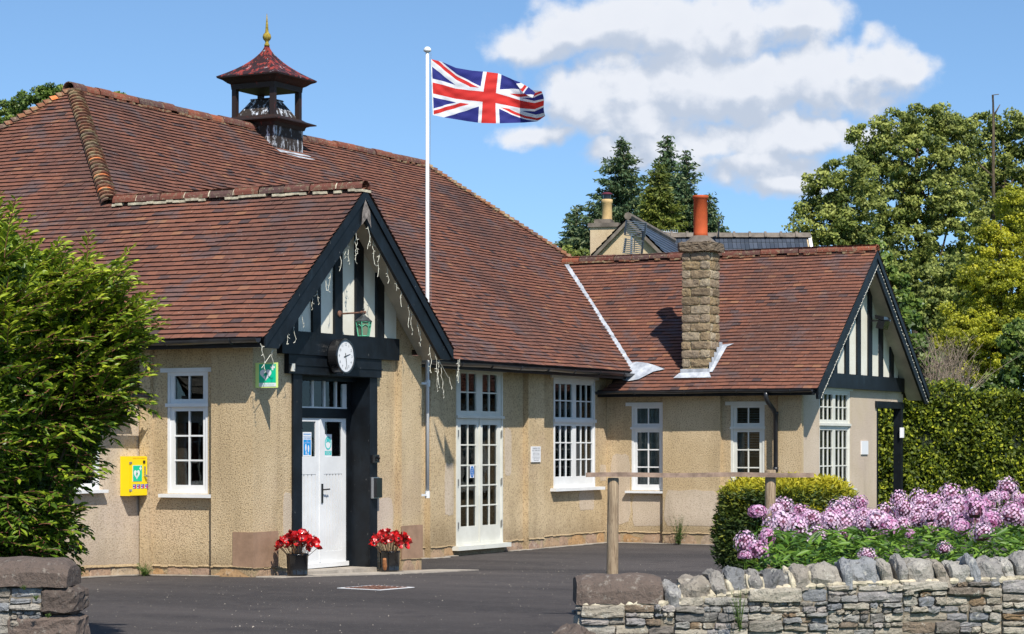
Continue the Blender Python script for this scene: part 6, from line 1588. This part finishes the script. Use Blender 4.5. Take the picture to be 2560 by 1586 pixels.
for q_ in range(26):
    px, py, rx, ry = blobs[q_ % len(blobs)]; e = S(px + rnd.uniform(-.5, .5) * rx, py + rnd.uniform(-.5, .5) * ry, DB + rnd.uniform(-.3, .4)); s_ = SG(40 + rnd.uniform(-60, 60), DB + .2, 0); wb.tube([s_, s_.lerp(e, .5) + RT * rnd.uniform(-.2, .1), e], [.02, .012, .004], 5)
on(sb, wb.build('branches', M_BARK))

# ------------------------------------------------------------------ golden juniper
RNG = np.random.default_rng(66); DJ = 28.0; kj = DJ / FPX
jb = empty('juniper_bush', SG(1960, DJ), 'low spreading juniper with golden top and dark green side, below the wing windows', 'shrub')
jbl = [(1880, 1300, 85, 90), (1980, 1270, 110, 70), (2070, 1275, 75, 70), (1860, 1245, 55, 38), (1960, 1240, 110, 40), (2050, 1240, 70, 36), (1850, 1370, 60, 55), (1900, 1400, 80, 60), (2010, 1340, 120, 90), (2110, 1300, 40, 50), (2120, 1330, 45, 55), (1825, 1330, 36, 50)]
C = []; Dn = []; T = []
for (px, py, rx, ry) in jbl:
    n = int(rx * ry * 1.7); p, d = shell(S(px, py, DJ + RNG.uniform(-.1, .2)), (rx * kj, rx * kj * .9, ry * kj), n, lo=.72); C.append(p); Dn.append(d)
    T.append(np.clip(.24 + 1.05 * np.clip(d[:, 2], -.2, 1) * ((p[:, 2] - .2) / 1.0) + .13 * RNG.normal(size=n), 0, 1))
C = np.concatenate(C); Dn = np.concatenate(Dn); T = np.concatenate(T); n = len(C); L = RNG.uniform(.035, .095, n)
sideways = np.array(RT) * (Dn @ np.array(RT))[:, None] * .8 + np.array(RT) * .1
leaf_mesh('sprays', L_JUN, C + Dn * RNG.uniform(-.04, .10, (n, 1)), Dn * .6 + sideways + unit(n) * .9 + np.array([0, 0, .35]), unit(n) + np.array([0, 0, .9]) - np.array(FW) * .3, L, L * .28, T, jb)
cb = MB()
for q_ in range(40):
    e = S(rnd.uniform(1830, 2110), rnd.uniform(1240, 1340), DJ + rnd.uniform(-.3, .3)); s_ = SG(1960 + rnd.uniform(-40, 40), DJ); cb.tube([s_, s_.lerp(e, .6) + Vector((0, 0, -.08)), e], [.02, .012, .004], 5)
on(jb, cb.build('branches', M_BARK))

# ------------------------------------------------------------------ phlox bed
bed = MB(); q4 = [SG(1760, 17.0, .012), SG(2800, 17.0, .012), SG(2800, 26, .012), SG(1830, 26, .012)]; bed.prism(q4, (0, 0, .02)); tag(bed.build('flower_bed', M_SOIL), kind='structure')
M_CALYX = col('maroon buds', (.14, .05, .08), .8)
def phlox_proto(seed, r_=.085, tsh=0.0):
    rg = random.Random(seed); t_ = empty('phlox', (0, 0, 0)); h = 1.0
    sm = MB(); sm.tube([(0, 0, -.75), (.005, 0, -.3), (0, 0, -.03)], [.004, .0035, .003], 5); sm.build('stem', L_PHL, t_)
    # paired lanceolate leaves down the stem
    C, A, Nn, L, T = [], [], [], [], []
    for i in range(13):
        z = -.06 - i * .05
        for s_ in (0, math.pi):
            a = i * 1.57 + s_ + rg.uniform(-.3, .3); ax_ = Vector((math.cos(a), math.sin(a), rg.uniform(.0, .55))).normalized(); le = rg.uniform(.09, .13) * (.7 if i < 2 else 1)
            C.append(Vector((0, 0, z)) + ax_ * le * .5); A.append(ax_); Nn.append((0, 0, 1)); L.append(le); T.append(rg.uniform(.2, 1))
    leaf_mesh('leaves', L_PHL, np.array([tuple(c_) for c_ in C]), np.array([tuple(c_) for c_ in A]), np.array(Nn, dtype=float) + RNG.normal(size=(len(C), 3)) * .2, np.array(L), np.array(L) * .27, T, None, .12, 'lance').parent = t_
    # dome of five petalled florets
    fl = MB(); ey = MB(); n = 130
    for k in range(n):
        z = 1 - 1.55 * (k + .5) / n; rr = math.sqrt(max(0, 1 - z * z)); a = k * 2.39996; d = Vector((rr * math.cos(a), rr * math.sin(a), z)).normalized()
        c = Vector((d.x * r_, d.y * r_, d.z * r_ * .92)) * rg.uniform(.82, 1.12); d = (d + Vector((rg.uniform(-.3, .3), rg.uniform(-.3, .3), rg.uniform(-.2, .3)))).normalized()
        u = d.cross(Vector((.3, .1, 1))).normalized(); v = d.cross(u); ps = .0128 * rg.uniform(.85, 1.15); rot = rg.uniform(0, 6); tn = min(1, max(0, rg.gauss(.5 + tsh, .22)))
        if rg.random() < .12: continue
        for p_ in range(5):
            aa = rot + p_ * 1.2566; rad = u * math.cos(aa) + v * math.sin(aa); tan = u * -math.sin(aa) + v * math.cos(aa)
            fl.face([c, c + rad * ps * .65 + tan * ps * .42 + d * .001, c + rad * ps * 1.05 + d * .0015, c + rad * ps * .65 - tan * ps * .42 + d * .001], tn)
        ey.face([c + d * .0022 + (u * math.cos(q2) + v * math.sin(q2)) * ps * .17 for q2 in (0, 1.25, 2.5, 3.75, 5.0)])
    co = MB(); co.lathe([(.001, -r_ * .6), (r_ * .5, -r_ * .5), (r_ * .66, 0), (r_ * .5, r_ * .38), (.001, r_ * .66)], (0, 0, 0), 10); co.build('calyx_core', M_CALYX, t_)
    fh = fl.build('flower_head', L_PET, t_); ey.build('flower_eyes', L_EYE, fh)
    return t_
ph = [phlox_proto(300 + k, (.10, .115, .09, .12, .08)[k], (-.05, .12, .18, .05, -.15)[k]) for k in range(5)]; used = [False] * 5
def place_phlox(loc, k, label, grp=None, sc_=1.0):
    src = ph[k]
    if not used[k]: t_ = src; used[k] = True
    else:
        t_ = src.copy(); COL.objects.link(t_)
        for chd in src.children:
            c_ = chd.copy(); COL.objects.link(c_); c_.parent = t_
            for g_ in chd.children: e_ = g_.copy(); COL.objects.link(e_); e_.parent = c_
    t_.location = loc; t_.rotation_euler = (rnd.uniform(-.3, .3), rnd.uniform(-.3, .3), rnd.uniform(0, 6.28)); t_.scale = (sc_ * rnd.uniform(.8, 1.15), sc_ * rnd.uniform(.8, 1.15), sc_ * rnd.uniform(.85, 1.25)); tag(t_, label, 'flower', grp); return t_
rnd = random.Random(99)
GP = 'pink phlox massed behind the stone wall'; LP = 'pink phlox with domed flower head, in the dense bank behind the stone wall'
def top_y(px):   # upper edge of the bank in reference pixels
    P = [(1930, 1260), (2000, 1262), (2080, 1272), (2150, 1240), (2200, 1275), (2260, 1240), (2350, 1250), (2420, 1218), (2490, 1225), (2560, 1225), (2700, 1215)]
    for (a, ya), (b_, yb2) in zip(P, P[1:]):
        if px <= b_: return ya + (yb2 - ya) * max(0, px - a) / (b_ - a)
    return P[-1][1]
def bot_y(px): return 1330 - (px - 2200) * .10 if px > 2200 else 1330
cnt = 0; px = 1925
rows = ((23.2, -.05), (22.4, .18), (21.6, .42), (20.8, .68), (20.0, .95))
for (d_, f) in rows:
    px = 1925 + rnd.uniform(0, 30)
    while px < 2680:
        y = top_y(px) + 22 + (bot_y(px) - top_y(px) - 30) * f + rnd.uniform(-24, 24)
        place_phlox(S(px, y, d_ + rnd.uniform(-.3, .3)), rnd.randint(0, 4), LP, GP, rnd.uniform(.68, 1.2)); px += rnd.uniform(30, 54)
for (x, y, d_, lab) in ((1895, 1280, 20.5, 'mauve phlox head just left of the right hand timber post'), (1918, 1345, 19.0, 'tall phlox head overlapping the foot of the right hand timber post'), (1865, 1360, 18.6, 'low phlox head left of the timber post, against the dark juniper'), (1862, 1390, 18.2, 'lowest small phlox head left of the timber post, touching the coping'), (1895, 1378, 18.3, 'phlox head squeezed between post foot and coping'),
                        (2400, 1320, 19.2, 'single phlox head hanging below the bank, second from the right'), (2455, 1335, 18.8, 'round phlox head standing clear of the leaves at far right'), (2360, 1372, 18.3, 'small low phlox head among the leaves at right'), (2168, 1388, 18.0, 'tiny phlox cluster peeping just above the coping'), (2275, 1337, 19.0, 'small phlox tuft at the bottom edge of the bank')):
    place_phlox(S(x, y, d_), rnd.randint(0, 4), lab, None, .62 if 'tiny' in lab or 'small' in lab else .95)
# leafy green stems filling the bed in front
RNG = np.random.default_rng(12); n = 2600
pxs = RNG.uniform(1905, 2760, n); dd = RNG.uniform(17.9, 21.5, n); ys = RNG.uniform(1325, 1440, n) + (dd - 18) * -4
keep = ~((pxs < 1935) & (ys < 1340)); pxs, dd, ys = pxs[keep], dd[keep], ys[keep]; n = len(pxs)
C = np.array([tuple(S(a, b_, c_)) for a, b_, c_ in zip(pxs, ys, dd)]); an = RNG.uniform(0, 6.283, n)
A = np.stack([np.cos(an), np.sin(an), RNG.uniform(-.5, .9, n)], 1); L = RNG.uniform(.08, .15, n)
fo2 = leaf_mesh('phlox_foliage', L_PHL, C, A, np.array([0, 0, 1.0]) + RNG.normal(size=(n, 3)) * .3 - np.array(FW) * .3, L, L * .28, np.clip(RNG.normal(.45, .30, n), 0, 1), None, .12, 'lance')
tag(fo2, 'mass of lance shaped green phlox leaves behind the coping', 'foliage', kind='stuff')

gr_ = MB(); rg = random.Random(5)
for k in range(900):
    dd_ = rg.uniform(19.5, 35); sx_ = rg.uniform(-7, 6); p = CAM + FW * dd_ + RT * sx_; g = gz(p.x, p.y); q_ = rg.uniform(.003, .008) * (1.6 if rg.random() < .1 else 1)
    if p.y > -.1 and p.x > -.5: continue
    a = rg.uniform(0, 3); u = Vector((math.cos(a), math.sin(a), 0)) * q_; v = Vector((-math.sin(a), math.cos(a), 0)) * q_ * .7; b0 = Vector((p.x, p.y, g)); t_ = b0 + Vector((0, 0, q_ * .8))
    gr_.mesh([b0 + u, b0 + v, b0 - u, b0 - v, t_ + u * .3, t_ - u * .3], [(0, 1, 4), (1, 2, 5, 4), (2, 3, 5), (3, 0, 4, 5)], rg.random())
tag(gr_.build('loose_grit', M_CONC), 'pale loose grit scattered over the dark asphalt', 'gravel', kind='stuff')

# ------------------------------------------------------------------ weeds
def weed(name, label, base, h, spread, nst, seed, m_=L_WEED, leaf=.03, flower=None):
    global RNG; RNG = np.random.default_rng(seed); rg = random.Random(seed); t_ = empty(name, base, label, 'weed'); sm = MB(); C = []; A = []; L = []
    for k in range(nst):
        a = rg.uniform(0, 6.28); l = h * rg.uniform(.5, 1.05); e = Vector((math.cos(a) * spread * rg.random(), math.sin(a) * spread * rg.random(), l)); P = [Vector((0, 0, 0)), e * .5 + Vector((0, 0, .1 * l)), e]; sm.tube(P, [.003, .002, .001], 4)
        for i in range(int(l / .018)):
            t = rg.uniform(.05, 1); p = e * t; ax_ = Vector((rg.uniform(-1, 1), rg.uniform(-1, 1), rg.uniform(-.1, .7))).normalized(); le = leaf * rg.uniform(.5, 1.3) * (1.2 - .7 * t); C.append(tuple(p + ax_ * le * .5)); A.append(tuple(ax_)); L.append(le)
    sm.build('stems', m_, t_); C = np.array(C); n = len(C); o = leaf_mesh('leaves', m_, C, np.array(A), unit(n) + np.array([0, 0, .8]), np.array(L), np.array(L) * .4, RNG.random(n)); o.parent = t_; return t_
p = Vector((13.85, .25, gz(13.85, .25))); weed('wall_weed', 'tall straggly weed against the wing wall base', p, .55, .22, 26, 1, leaf=.04)
p = Vector((-.10, 1.60, gz(0, 1.6))); weed('corner_weed', 'low green tuft of weed in the corner below the yellow cabinet', p, .17, .17, 46, 2, leaf=.035)
pw = S(1850, 1580, 15.72); weed('wall_weed', 'thin yellow flowered weed growing up the right stone wall', pw, .30, .10, 12, 3, leaf=.022)
for k, (x, y) in enumerate(((60, 1475), (90, 1500), (120, 1545))):
    pw = S(x, y, 14.93); weed('wall_moss', ('upper left moss tuft in the left garden wall', 'middle moss tuft in the left garden wall joint', 'lowest moss tuft beside the left wall quoin')[k], pw, .03, .03, 22, 10 + k, leaf=.014)
